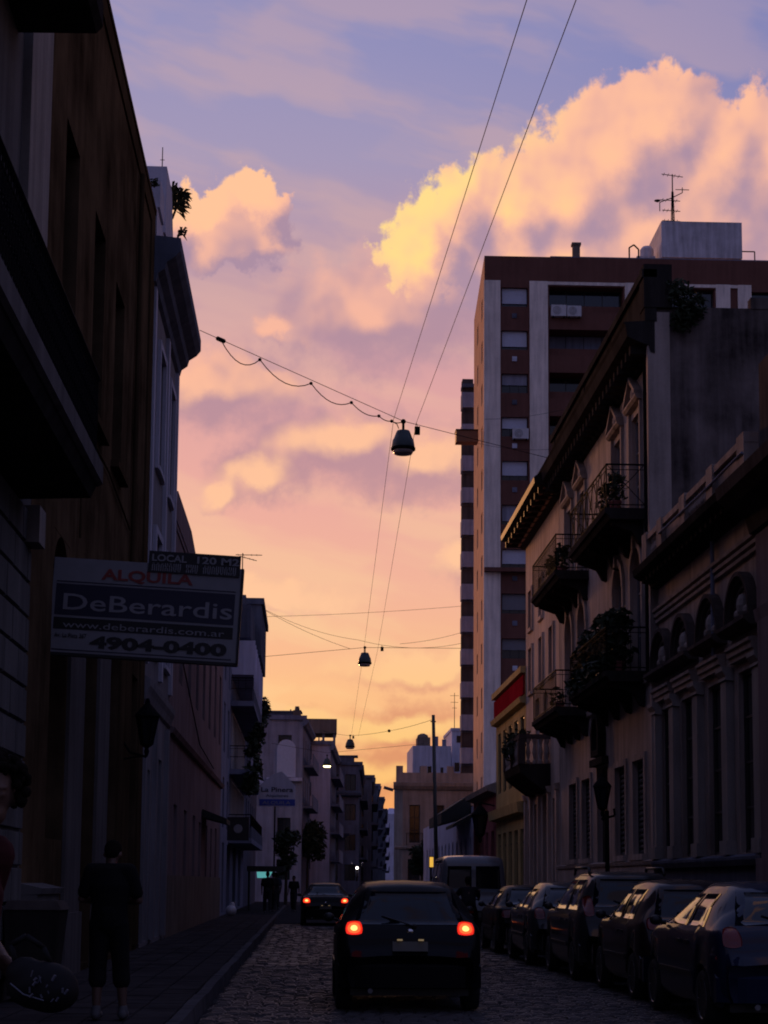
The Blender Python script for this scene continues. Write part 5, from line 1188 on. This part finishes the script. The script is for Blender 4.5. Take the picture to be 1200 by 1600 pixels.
q = MB(); q.tube([bp+Vector((-.09,0,.06)), bp+Vector((-.11,0,.14)), bp+Vector((-.06,0,.17)), bp+Vector((0,0,.13)), bp+Vector((.03,0,.07))], .011, 6); build(q, 'handle', 'bag_black', bg_, True)
# distant pedestrians
for k, (px, py, Y, top, rz, lab) in enumerate([(418,1398,72,'cloth_black',.1,'distant pedestrian in dark clothes under the turquoise shop light'), (430,1400,74,'cloth_dark',-.3,'distant pedestrian walking beside the one under the shop light'),
                                              (447,1402,80,'cloth_blue',.2,'distant pedestrian near the kerb below the far white sign'), (459,1402,84,'cloth_black',2.9,'distant pedestrian closest to the far saloon, walking towards the camera')]):
    x = atY(px, py, Y).x; x = min(x, KL-.3) if k < 3 else x
    person(lab, (x, Y, SW if x < KL else 0), rz, dict(knL=(-.10,.14,.5), anL=(-.10,.16,.1), knR=(.10,-.02,.5), anR=(.10,-.22,.12), haL=(-.25,-.05,.9), haR=(.25,.14,.92)), top=top, bottom='cloth_dark', vox=.022, longpants=True, group='pedestrians in the distance', fingers=False)

# ------------------------------------------------------------------ motorcycle and rider by the van
def bike(label, loc, rz, head=None):
    t = thing('motorcycle', label, 'motorcycle', loc, rz, local=True)
    for y in (0, 1.3):
        q = MB(); n = 20; q.lathe((0, y, .31), [(.24,-.05),(.30,-.055),(.315,0),(.30,.055),(.24,.05)], n, 'X'); wh = build(q, 'wheel', 'tyre', t, True)
        q = MB(); q.lathe((0, y, .31), [(.22,-.02),(.24,-.03),(.24,.03),(.22,.02)], n, 'X'); q.lathe((0,y,.31), [(.04,-.06),(.04,.06)], 8, 'X')
        for k in range(8): q.cyl((0,y,.31), (0, y+.23*cos(k*pi/4), .31+.23*sin(k*pi/4)), .006, None, 4)
        build(q, 'rim', 'rim', wh)
    q = MB(); q.caps((0,.75,.78), (0,1.0,.80), .13, .11, 10); q.ball((0,.88,.84), .13, .24, .12, 12, 8); build(q, 'tank', 'paint_maroon', t, True)
    q = MB(); q.caps((0,.05,.80), (0,.65,.78), .10, .11, 10); build(q, 'seat', 'black_plastic', t, True)
    q = MB(); q.box(-.13, .13, .5, .9, .28, .62); q.tube([(0,0,.31),(0,.55,.35),(0,.95,.72),(0,.1,.72)], .03, 6); q.tube([(.16,.6,.33),(.17,.1,.36),(.17,-.25,.42)], .04, 8); build(q, 'frame', 'iron', t)
    for sx in (-.08, .08): q = MB(); q.cyl((sx,1.3,.31), (sx,1.05,1.0), .025, None, 6); build(q, 'fork', 'metal_grey', t)
    q = MB(); q.tube([(-.36,.86,1.06),(-.2,1.0,1.04),(.2,1.0,1.04),(.36,.86,1.06)], .016, 6); build(q, 'handlebar', 'iron', t)
    for sx in (-1, 1): q = MB(); q.cyl((sx*.26,.95,1.05), (sx*.36,.98,1.24), .008, None, 5); q.ball((sx*.37,.98,1.27), .06, .02, .045, 10, 6); build(q, 'mirror', 'chrome', t, True)
    q = MB(); q.ball((0,1.15,.92), .09, .08, .09, 12, 8); hl = build(q, 'headlight', head or 'metal_grey', t, True)
    q = MB(); q.box(-.06, .06, -.22, -.18, .72, .78); build(q, 'tail_light', 'lamp_red_off', t)
    return t
bike('motorcycle standing between the van and the parked cars', (4.05, 42.3, 0), radians(4))
person('person in dark clothes sitting on the motorcycle by the van', (4.05, 42.62, -.08), radians(4), dict(pelvis=(0,0,.95), waist=(0,.03,1.08), chest=(0,.1,1.26), neck=(0,.14,1.44), head=(0,.17,1.58), shL=(-.18,.1,1.38), shR=(.18,.1,1.38),
       elL=(-.30,.3,1.2), elR=(.30,.3,1.2), haL=(-.33,.52,1.14), haR=(.33,.52,1.14), knL=(-.22,.38,.72), knR=(.22,.38,.72), anL=(-.22,.22,.30), anR=(.22,.22,.30)), top='cloth_dark', bottom='cloth_black', vox=.018, longpants=True, fingers=False)
hp = atY(558, 1356, 118); bk = bike('distant motorcycle coming closer with its white headlight on', (hp.x, 119.2, hp.z-.92 if hp.z > 1.2 else .0), pi, 'white_lamp')

# ------------------------------------------------------------------ hanging street lamps, wires
def street_lamp(label, c, s, lit=False):
    t = thing('hanging_street_lamp', label, 'street lamp', c, group='street lamps hung over the road'); c = Vector(c)
    q = MB(); q.lathe(c, [(.31*s,-.25*s),(.315*s,-.22*s),(.285*s,-.02*s),(.255*s,.03*s),(.19*s,.20*s),(.17*s,.24*s),(.06*s,.26*s)], 20); build(q, 'shade', 'lamp_green', t, True)
    q = MB(); q.lathe(c, [(.305*s,-.30*s),(.33*s,-.285*s),(.33*s,-.225*s),(.30*s,-.22*s)], 20); build(q, 'rim', 'iron', t)
    q = MB(); q.lathe(c, [(.22*s,-.40*s),(.24*s,-.395*s),(.29*s,-.295*s),(.1*s,-.29*s)], 20); build(q, 'lens', 'warm_lamp' if lit else 'lamp_glass', t, True)
    q = MB(); q.cyl(c+Vector((0,0,.25*s)), c+Vector((0,0,.44*s)), .035*s, None, 8); q.ball(c+Vector((0,0,.5*s)), .07*s, n=10, m=7); build(q, 'hanger', 'iron', t)
    return t
def cable(label, pts, r=.012, sag=0., name='cable', group=None, n=12):
    t = MB(); P_ = []
    for a, b in zip(pts[:-1], pts[1:]):
        a, b = Vector(a), Vector(b)
        for k in range(n): f = k/n; P_.append(a.lerp(b, f)-Vector((0,0,sag*4*f*(1-f))))
    P_.append(Vector(pts[-1])); t.tube(P_, r, 5); o = build(t, name, 'wire'); tag(o, label, 'cable', group); return o
Y1, Y2, Y3 = 43.5, 80., 113.
l1, l2, l3 = atY(630,687,Y1), atY(570,1028,Y2), atY(547,1161,Y3)
street_lamp('nearest and largest hanging street lamp, green metal shade over the road', l1, .98)
street_lamp('middle of the three lamps hanging in line over the road', l2, 1.0)
street_lamp('smallest and farthest of the unlit lamps hanging in line', l3, 1.0)
gl = atY(511, 1197, 122); street_lamp('lit yellowish street lamp among the far houses', gl+Vector((0,0,.3)), .95, True)
cable('span wire holding the lit far lamp', [gl+Vector((-4,0,1.6)), gl+Vector((0,0,.95)), gl+Vector((7,0,1.7))], .012)
# span of the first lamp: wire, looped feed cable with clips, control box
a0 = atX(312, 516, -2.75); top1 = l1+Vector((0,0,.5)); e1 = atX(858, 716, 7.0)
span1 = cable('span wire from the white cornice across the road through the nearest lamp', [a0, top1, e1], .009)
P_ = [a0]+[atY(px, py, a0.y+(top1.y-a0.y)*(px-312)/(630-312)) for px, py in ((345,531),(406,562),(486,599),(549,629),(592,650),(612,658))]+[top1]
loop = thing('feed_cable', 'looped feed cable clipped to the span wire of the nearest lamp', 'cable', P_[1]); q = MB()
for a, b, sg in zip(P_[1:-1], P_[2:], (.34, .30, .24, .12, .05, .05)):
    q.tube([a.lerp(b, k/8)-Vector((0,0,sg*4*(k/8)*(1-k/8))) for k in range(9)], .013, 5)
q.tube([P_[-2], P_[-2]+Vector((.14,0,-.08)), l1+Vector((-.12,0,.3))], .012, 5); build(q, 'line', 'wire', loop)
for c_ in P_[2:-1]: q = MB(); q.ball(c_, .045, n=8, m=5); build(q, 'clip', 'iron', loop)
q = MB(); q.caps(P_[1]+Vector((-.07,0,.03)), P_[1]+Vector((.07,0,-.03)), .055, .055, 8); build(q, 'insulator', 'iron', loop)
for c_, s_, lab in ((atY(652,673,Y1), 1.0, 'small dark control box on the wire beside the nearest lamp'), (atY(597,1014,Y2), 1.0, 'small dark control box beside the middle lamp'), (atY(552,1152,Y3), .9, 'small dark control box beside the farthest lamp')):
    bx = thing('control_box', lab, 'box', c_, group='control boxes on the lamp wires'); q = MB(); q.box(c_.x-.07*s_, c_.x+.07*s_, c_.y-.06, c_.y+.06, c_.z-.1*s_, c_.z+.1*s_); build(q, 'case', 'iron', bx); q = MB(); q.cyl(c_+Vector((0,0,.1)), c_+Vector((-.02,0,.2)), .01, None, 5); build(q, 'hook', 'iron', bx)
s2 = l2+Vector((0,0,.5)); cable('span wire of the middle lamp', [atY(412,1026,82), s2, atY(724,1013,79)], .011)
s3 = l3+Vector((0,0,.5)); pole_top = atY(677,1124,76); cable('span wire running from the wooden pole down to the farthest lamp', [pole_top, atY(608,1142,95), s3, atY(505,1142,118)], .011, .05)
q = MB(); q.ball(atY(608,1142,95), .09, n=8, m=5); o = build(q, 'insulator', 'iron', tag(thing('wire_insulator', 'dark insulator on the wire left of the wooden pole', 'insulator', atY(608,1142,95)), None))
# the pair of long wires running down the street
for lab, (a, b, c_, d) in (('first of two long wires running overhead down the street, nearer the left houses', ((823,0,19.5),(615,655,Y1),(568,1018,Y2),(549,1150,Y3))), ('second of two long wires running overhead down the street, nearer the tower', ((900,0,19.0),(650,662,Y1),(590,1016,Y2),(560,1150,Y3)))):
    p0, p1, p2, p3 = [atY(*v) for v in (a, b, c_, d)]; cable(lab, [p0+(p0-p1)*.7, p0, p1, p2, p3], .0065, .0, 'long_wire', 'long wires down the street')
cable('nearly level wire crossing the street high up beyond the middle lamp', [atX(390,964,XL), atY(722,947,95)], .010, .1)
cable('sagging wire from the left houses crossing behind the middle lamp', [atX(388,938,XL), atY(560,1000,92), atY(722,1005,95)], .010, .35)
cable('second sagging wire dropping from the left houses to the middle lamp', [atX(388,938,XL), atY(548,1014,84)], .010, .2)
cable('wire rising to the tower behind the middle lamp', [atY(625,1006,90), atY(722,988,95)], .010, .1)
cable('thin wire across the brown tower front', [atY(735,690,101), atY(860,702,101)], .010, .2)
cable('thin wire low across the brown tower front', [atY(757,655,102), atY(880,640,102)], .010, .15)

# ------------------------------------------------------------------ pole, lanterns, signs
t = thing('wooden_pole', 'tall dark wooden pole on the right pavement beyond the van', 'pole', (5.72, 76, SW)); q = MB(); q.cyl((5.80,76,SW), (pole_top.x,76,pole_top.z+.2), .10, .075, 10); build(q, 'shaft', 'wood_pole', t, True); q = MB(); q.cyl((pole_top.x-.12,76,pole_top.z-.1), (pole_top.x+.12,76,pole_top.z-.1), .03, None, 6); build(q, 'crossbar', 'iron', t)
tl = atY(674,1347,75.6); t = thing('signal_light', 'small amber light glowing at the foot of the wooden pole', 'light', tl); q = MB(); q.box(tl.x-.08, tl.x+.08, 75.5, 75.62, tl.z-.22, tl.z+.22); build(q, 'lens', 'yellow_lamp', t); q = MB(); q.box(tl.x-.1, tl.x+.1, 75.63, 75.85, tl.z-.26, tl.z+.26); q.cyl((tl.x,75.8,SW), (tl.x,75.8,tl.z-.2), .04, None, 6); build(q, 'housing', 'iron', t)
def lantern(t, c, s):
    c = Vector(c); q = MB(); n = 6
    for k in range(n):
        a, b = 2*pi*k/n, 2*pi*(k+1)/n
        q.cyl(c+Vector((.11*s*cos(a), .11*s*sin(a), -.28*s)), c+Vector((.21*s*cos(a), .21*s*sin(a), .25*s)), .018*s, None, 5)
        q.cyl(c+Vector((.21*s*cos(a), .21*s*sin(a), .25*s)), c+Vector((.21*s*cos(b), .21*s*sin(b), .25*s)), .02*s, None, 5); q.cyl(c+Vector((.11*s*cos(a), .11*s*sin(a), -.28*s)), c+Vector((.11*s*cos(b), .11*s*sin(b), -.28*s)), .018*s, None, 5)
    build(q, 'cage', 'iron', t)
    q = MB(); q.lathe(c, [(.095*s,-.27*s),(.195*s,.245*s)], 6); build(q, 'pane', 'glass', t)
    q = MB(); q.lathe(c, [(.25*s,.25*s),(.22*s,.31*s),(.1*s,.45*s),(.05*s,.5*s),(.03*s,.6*s)], 12); build(q, 'cap', 'iron', t)
    q = MB(); q.lathe(c, [(.03*s,-.5*s),(.05*s,-.42*s),(.03*s,-.36*s),(.12*s,-.29*s)], 10); build(q, 'finial', 'iron', t)
lc = atX(230,1140,-2.95); t = thing('wall_lantern', 'iron wall lantern on a bracket beside the white doorway', 'lantern', lc); lantern(t, lc, .95); q = MB(); q.tube([lc+Vector((-.45,0,-.2)), lc+Vector((-.3,0,-.42)), lc+Vector((0,0,-.5)), lc+Vector((0,0,-.42))], .022, 6); q.tube([lc+Vector((-.45,0,-.55)), lc+Vector((-.2,0,-.5)), lc+Vector((0,0,-.48))], .016, 5); build(q, 'bracket', 'iron', t)
lc = atX(941,1245,6.35); t = thing('lamp_post', 'iron lantern on a slim post on the right pavement', 'lamp post', (6.4, lc.y, SW)); lantern(t, lc, .85); q = MB(); q.cyl((6.45,lc.y,SW), (6.45,lc.y,lc.z-.3), .06, .045, 10); q.lathe((6.45,lc.y,SW), [(.13,0),(.13,.15),(.08,.3),(.08,.5)], 10); q.tube([(6.45,lc.y,lc.z-.35), lc+Vector((0,0,-.5))], .04, 6); q.tube([(6.45,lc.y,lc.z-.45),(6.62,lc.y,lc.z-.4),(6.6,lc.y,lc.z-.25)], .025, 5); build(q, 'post', 'iron', t)
# the letting sign hung at right angles to the ochre house
YS = 22.5; s0 = atY(86,870,YS); s1 = atY(378,889,YS); s2_ = atY(368,1031,YS); s3_ = atY(86,1018,YS)
SX = (s1-s0).normalized(); SH = s0.z-s3_.z; SWd = (s1-s0).length
sg_ = thing('letting_sign', 'large white and navy letting board hung from the ochre house, phone number below', 'sign', (s0+s2_)/2); SU = Vector((0,0,1)); SU = (SU-SX*SU.dot(SX)).normalized(); SN = SX.cross(SU)
def SP_(u, v, w=0): return s0+SX*(u*SWd)-SU*(v*SH)+SN*w
def plate_(u0, u1, v0, v1, w0, w1): q = MB(); q.hexa([SP_(u0,v1,w0),SP_(u1,v1,w0),SP_(u1,v1,w1),SP_(u0,v1,w1),SP_(u0,v0,w0),SP_(u1,v0,w0),SP_(u1,v0,w1),SP_(u0,v0,w1)]); return q
build(plate_(0,1,0,1,-.12,0), 'board', 'sign_white', sg_)
q = plate_(-.004,1.008,1.0,1.03,-.13,.012); q2 = plate_(1.0,1.012,0,1.02,-.14,.012); q.add(q2.v, q2.f); build(q, 'frame', 'sign_black', sg_)
build(plate_(.02,.975,.275,.605,.0,.004), 'panel', 'sign_navy', sg_); build(plate_(.02,.975,.63,.755,.0,.004), 'panel', 'sign_black', sg_)
for v0 in (.245, .965): build(plate_(.02,.975,v0,v0+.012,0,.004), 'line', 'sign_navy', sg_)
text('ALQUILA', 'lettering', sg_, 'sign_red', SP_(.26,.205,.006), .2, SX, SU, fit=SWd*.49, bold=.006)
text('DeBerardis', 'lettering', sg_, 'letter_grey', SP_(.05,.545,.008), .31, SX, SU, fit=SWd*.9, bold=.002)
text('www.deberardis.com.ar', 'lettering', sg_, 'letter_grey', SP_(.07,.735,.008), .125, SX, SU, fit=SWd*.86, bold=0)
text('4904-0400', 'lettering', sg_, 'sign_black', SP_(.225,.93,.006), .215, SX, SU, fit=SWd*.73, bold=.010)
text('Av. La Plata 367', 'lettering', sg_, 'sign_black', SP_(.03,.84,.006), .085, SX, SU, fit=SWd*.17)
for v in (.08, .9): q = MB(); q.tube([SP_(-.08,v,-.06), SP_(.02,v,-.06)], .03, 6); build(q, 'bracket', 'iron', sg_)
tb = thing('small_board', 'small black board with pale capitals fixed above the letting sign', 'sign', SP_(.75,-.05))
q = plate_(.5,.99,-.13,.095,-.10,.02); build(q, 'board', 'sign_black', tb); q = MB()
text('LOCAL', 'lettering', tb, 'letter_grey', SP_(.515,-.025,.024), .13, SX, SU, fit=SWd*.185, bold=.003); text('120 M2', 'lettering', tb, 'letter_grey', SP_(.745,-.025,.024), .13, SX, SU, fit=SWd*.225, bold=.003)
r_ = random.Random(2)                                             # second line: worn, unreadable capitals
q = MB()
for k in range(20):
    if k in (7, 11): continue
    u = .52+k*.0228
    for (du, dv, wu, hv) in ((0,0,.005,.085), (.0115,0,.005,.085), (0,r_.choice([0,.035,.07]),.0165,.018)):
        m_ = plate_(u+du, u+du+wu, -.005+dv, -.005+dv+hv, .02, .023); q.add(m_.v, m_.f)
build(q, 'lettering', 'letter_grey', tb, kind='stuff')
# the gabled sign farther down
YG = 80; g0 = atY(404,1228,YG); g1 = atY(462,1228,YG); gb = atY(432,1260,YG); gt = atY(440,1205,YG)
gs = thing('gabled_sign', 'white gabled shop sign with a blue band farther down the left pavement', 'sign', ((g0.x+g1.x)/2, YG, gb.z)); q = MB(); W = g1.x-g0.x
q.prism([(g0.x,YG,gb.z),(g1.x,YG,gb.z),(g1.x,YG,g0.z),(g0.x+W*.62,YG,gt.z),(g0.x+W*.42,YG,gt.z-.12),(g0.x,YG,g0.z)], (0,.1,0)); build(q, 'board', 'bright_white', gs)
q = MB(); q.box(g0.x+.05, g1.x-.02, YG-.012, YG-.001, gb.z+.04, gb.z+.34); build(q, 'band', 'sign_blue', gs)
text('La Pinera', 'lettering', gs, 'sign_navy', (g0.x+.1, YG-.006, gb.z+.68), .32, fit=W*.86, bold=.006); text('Alquileres', 'lettering', gs, 'sign_navy', (g0.x+.35, YG-.006, gb.z+.44), .2, fit=W*.6); text('ALQUILA', 'lettering', gs, 'letter_grey', (g0.x+.2, YG-.018, gb.z+.10), .22, fit=W*.75)
q = MB(); q.tube([(XL,YG+.05,g0.z-.1),(g0.x+.1,YG+.05,g0.z-.1)], .03, 6); q.cyl((g0.x+W*.45,YG+.05,gb.z), (g0.x+W*.45,YG+.05,SW), .04, None, 6); build(q, 'post', 'iron', gs)
# square hanging sign with a pale disc, shop light, kiosk awning
c_ = atY(372,1295,66); t = thing('disc_sign', 'dark square hanging sign with a pale disc on the pinkish house', 'sign', c_); q = MB(); q.box(c_.x-.42, c_.x+.42, 65.95, 66.1, c_.z-.45, c_.z+.45); build(q, 'board', 'sign_black', t); q = MB(); q.lathe((c_.x,65.94,c_.z), [(.16,0),(.17,.01)], 18, 'Y'); build(q, 'disc', 'letter_grey', t); q = MB(); q.cyl((XL,66.02,c_.z+.3), (c_.x-.3,66.02,c_.z+.3), .025, None, 6); build(q, 'bracket', 'iron', t)
c_ = atY(413,1367,79); t = thing('shop_light_box', 'turquoise glowing light box over a shop front far down the left pavement', 'light box', c_); q = MB(); q.hexa([(c_.x-.32,78.9,c_.z-.14),(c_.x+.2,78.9,c_.z-.14),(c_.x+.2,79.1,c_.z-.14),(c_.x-.32,79.1,c_.z-.14),(c_.x-.35,78.9,c_.z+.14),(c_.x+.38,78.9,c_.z+.14),(c_.x+.38,79.1,c_.z+.14),(c_.x-.35,79.1,c_.z+.14)]); build(q, 'panel', 'teal_light', t); q = MB(); q.box(c_.x-.8, c_.x+.9, 78.85, 80, c_.z+.16, c_.z+.4); q.cyl((c_.x-.7,79,SW),(c_.x-.7,79,c_.z+.2),.05,None,6); build(q, 'canopy', 'awning_dark', t)
t = thing('green_lantern', 'hanging green lantern on the pink house', 'lantern', atX(750,1288,XR-.6)); c_ = atX(750,1288,XR-.6); lantern(t, c_, 1.5); q = MB(); q.tube([c_+Vector((.6,0,.75)), c_+Vector((0,0,.9)), c_+Vector((0,0,.6))], .03, 5); build(q, 'bracket', 'iron', t)

# ------------------------------------------------------------------ bags, bin, plants, trees
bb = atX(361,1420,-2.95); t = thing('rubbish_bag', 'white rubbish bag slumped on the pavement by the wall', 'bag', (bb.x, bb.y, SW)); q = MB(); q.ball((bb.x,bb.y,SW+.2), .22, .25, .22, 12, 8); q.ball((bb.x+.05,bb.y,SW+.42), .1, .1, .12, 10, 6); o = build(q, 'sack', 'bag_white', t, True); remesh(o, .03, 2)
t = thing('rubbish_bin', 'grey wheeled rubbish bin against the ochre house by the standing person', 'bin', (-3.0, 19.3, SW)); q = MB(); q.hexa([(-3.28,19.05,SW+.06),(-2.8,19.05,SW+.06),(-2.8,19.6,SW+.06),(-3.28,19.6,SW+.06),(-3.33,19.0,SW+1.0),(-2.72,19.0,SW+1.0),(-2.72,19.68,SW+1.0),(-3.33,19.68,SW+1.0)]); build(q, 'tub', 'soot', t)
q = MB(); q.hexa([(-3.34,18.98,SW+1.0),(-2.7,18.98,SW+1.0),(-2.7,19.7,SW+1.0),(-3.34,19.7,SW+1.0),(-3.3,19.04,SW+1.1),(-2.76,19.04,SW+1.1),(-2.76,19.64,SW+1.1),(-3.3,19.64,SW+1.1)]); build(q, 'lid', 'right_dark', t)
for x in (-3.2, -2.86): q = MB(); q.lathe((x,19.6,SW+.1), [(.1,-.03),(.1,.03)], 12, 'X'); build(q, 'wheel', 'tyre', t)
gp = 'balcony plants'
for k, (u, lab) in enumerate(((38.4,'bushy plant filling the near end of the middle balcony'), (39.6,'leafy plant with pale speckled leaves on the middle balcony'), (40.7,'tall dark plant on the middle balcony beside the arch'), (41.9,'trailing plant in the middle of the lower planted balcony'), (42.7,'dark shrub at the far end of the lower planted balcony'))):
    plant('balcony_plant', lab, 'plant', FR.p(u, .55, 6.25), [(0,0,.5,.45,.6,.4),(0,.2,.95,.4,.45,.35),(.05,-.2,1.25+.12*(k%3),.3,.35,.3),(-.3,0,.2,.25,.5,.35)], 130, .12, 'leaf_light' if k == 1 else 'leaf', gp, .16, seed=k)
for u, lab in ((38.2,'low plant on the top balcony behind the crossed railing'), (39.3,'second low plant on the top balcony, nearer its corner post'), (46.4,'spiky plant on the upper far balcony'), (48.2,'round potted plant on the upper far balcony')):
    plant('balcony_plant', lab, 'plant', FR.p(u, .6, 10.0), [(0,0,.4,.3,.35,.3),(0,.1,.75,.22,.25,.22)], 70, .1, 'leaf', gp, .14, seed=int(u))
plant('balcony_plant', 'small plant on the lower far balcony', 'plant', FR.p(47.0,.6,6.25), [(0,0,.4,.3,.4,.3)], 80, .1, 'leaf', gp, .14)
plant('balcony_plant', 'flowering plant spilling over the stone balustrade', 'plant', FR.p(54.4,.8,5.25), [(0,0,.9,.4,.7,.3),(-.3,.4,.5,.25,.6,.4)], 150, .1, 'leaf', gp, .14)
plant('balcony_plant', 'flower box plant at the far end of the stone balustrade', 'plant', FR.p(56.4,.8,5.25), [(0,0,.9,.35,.5,.3)], 120, .1, 'leaf', gp, .14)
b_ = FR.p(36.8,-.5,14.3); plant('roof_shrub', 'dark shrub hanging over the edge of the bare party wall', 'plant', b_, [(.0,-.4,.35,.35,.35,.3),(.35,-.5,.0,.35,.3,.35),(.15,-.45,-.3,.3,.25,.3)], 220, .09, 'leaf', None, None, seed=9)
# roof plant on the white house: rosettes of stiff leaves
b_ = FL.p(38.2,.05,16.8); t = thing('roof_plant', 'spiky palm-like plant sprouting from the parapet of the white cornice house', 'plant', b_); q = MB(); r_ = random.Random(3)
for (o_, n_, L_) in ((Vector((.1,0,.3)),34,.32), (Vector((.16,.05,.55)),34,.28), (Vector((.0,-.05,.6)),24,.24), (Vector((.2,0,-.35)),16,.2)):
    for k in range(n_):
        d = Vector((r_.gauss(.35,.7), r_.gauss(0,.7), r_.gauss(.15,.6))).normalized(); sd = d.cross(Vector((0,0,1))).normalized()*.035; c0 = b_+o_+Vector((r_.gauss(0,.05),r_.gauss(0,.05),r_.gauss(0,.06))); m_ = c0+d*L_*.55+Vector((0,0,.04)); e_ = c0+d*L_-Vector((0,0,.04))
        q.add([c0-sd*.5, c0+sd*.5, m_+sd, e_, m_-sd], [(0,1,2,3,4)])
build(q, 'foliage', 'leaf', t, kind='stuff'); q = MB(); q.tube([b_, b_+Vector((.1,0,.3)), b_+Vector((.2,0,.75))], .03, 5); build(q, 'stem', 'bark', t)
plant('roof_shrub', 'tiny shrub on the ochre house roof edge', 'plant', FL.p(34.2,.0,15.85), [(0,0,.12,.1,.12,.12)], 40, .06, 'leaf', None, None, seed=2)
for k, (px, py, lab) in enumerate(((410,1118,'shrub bursting over the upper glazed balcony'), (400,1160,'dark climber hanging below the shrub on the glazed balcony'), (395,1215,'trailing plant on the lower glazed balcony'))):
    b_ = atX(px, py, XL+1.0); plant('balcony_plant', lab, 'plant', b_, [(0,0,.1,.45,.9,.5),(.1,.3,.55,.3,.6,.5),(-.1,-.4,-.4,.4,.7,.4)], 150, .16, 'leaf', gp, None, seed=k+20)
tree('small dark street tree under the white gabled sign', (atY(447,1350,100).x, 100, SW), 4.4, .9, 800, .2, 5)
tree('dark street tree in front of the blue white far house', (atY(480,1350,128).x, 128, 0), 6.2, 1.5, 1100, .25, 6)
tree('round street tree before the corner house', (atY(659,1350,112).x, 112, SW), 4.3, .85, 800, .2, 7)
print('OBJECTS', len(bpy.data.objects), 'TRIS', sum(len(m.polygons) for m in bpy.data.meshes))
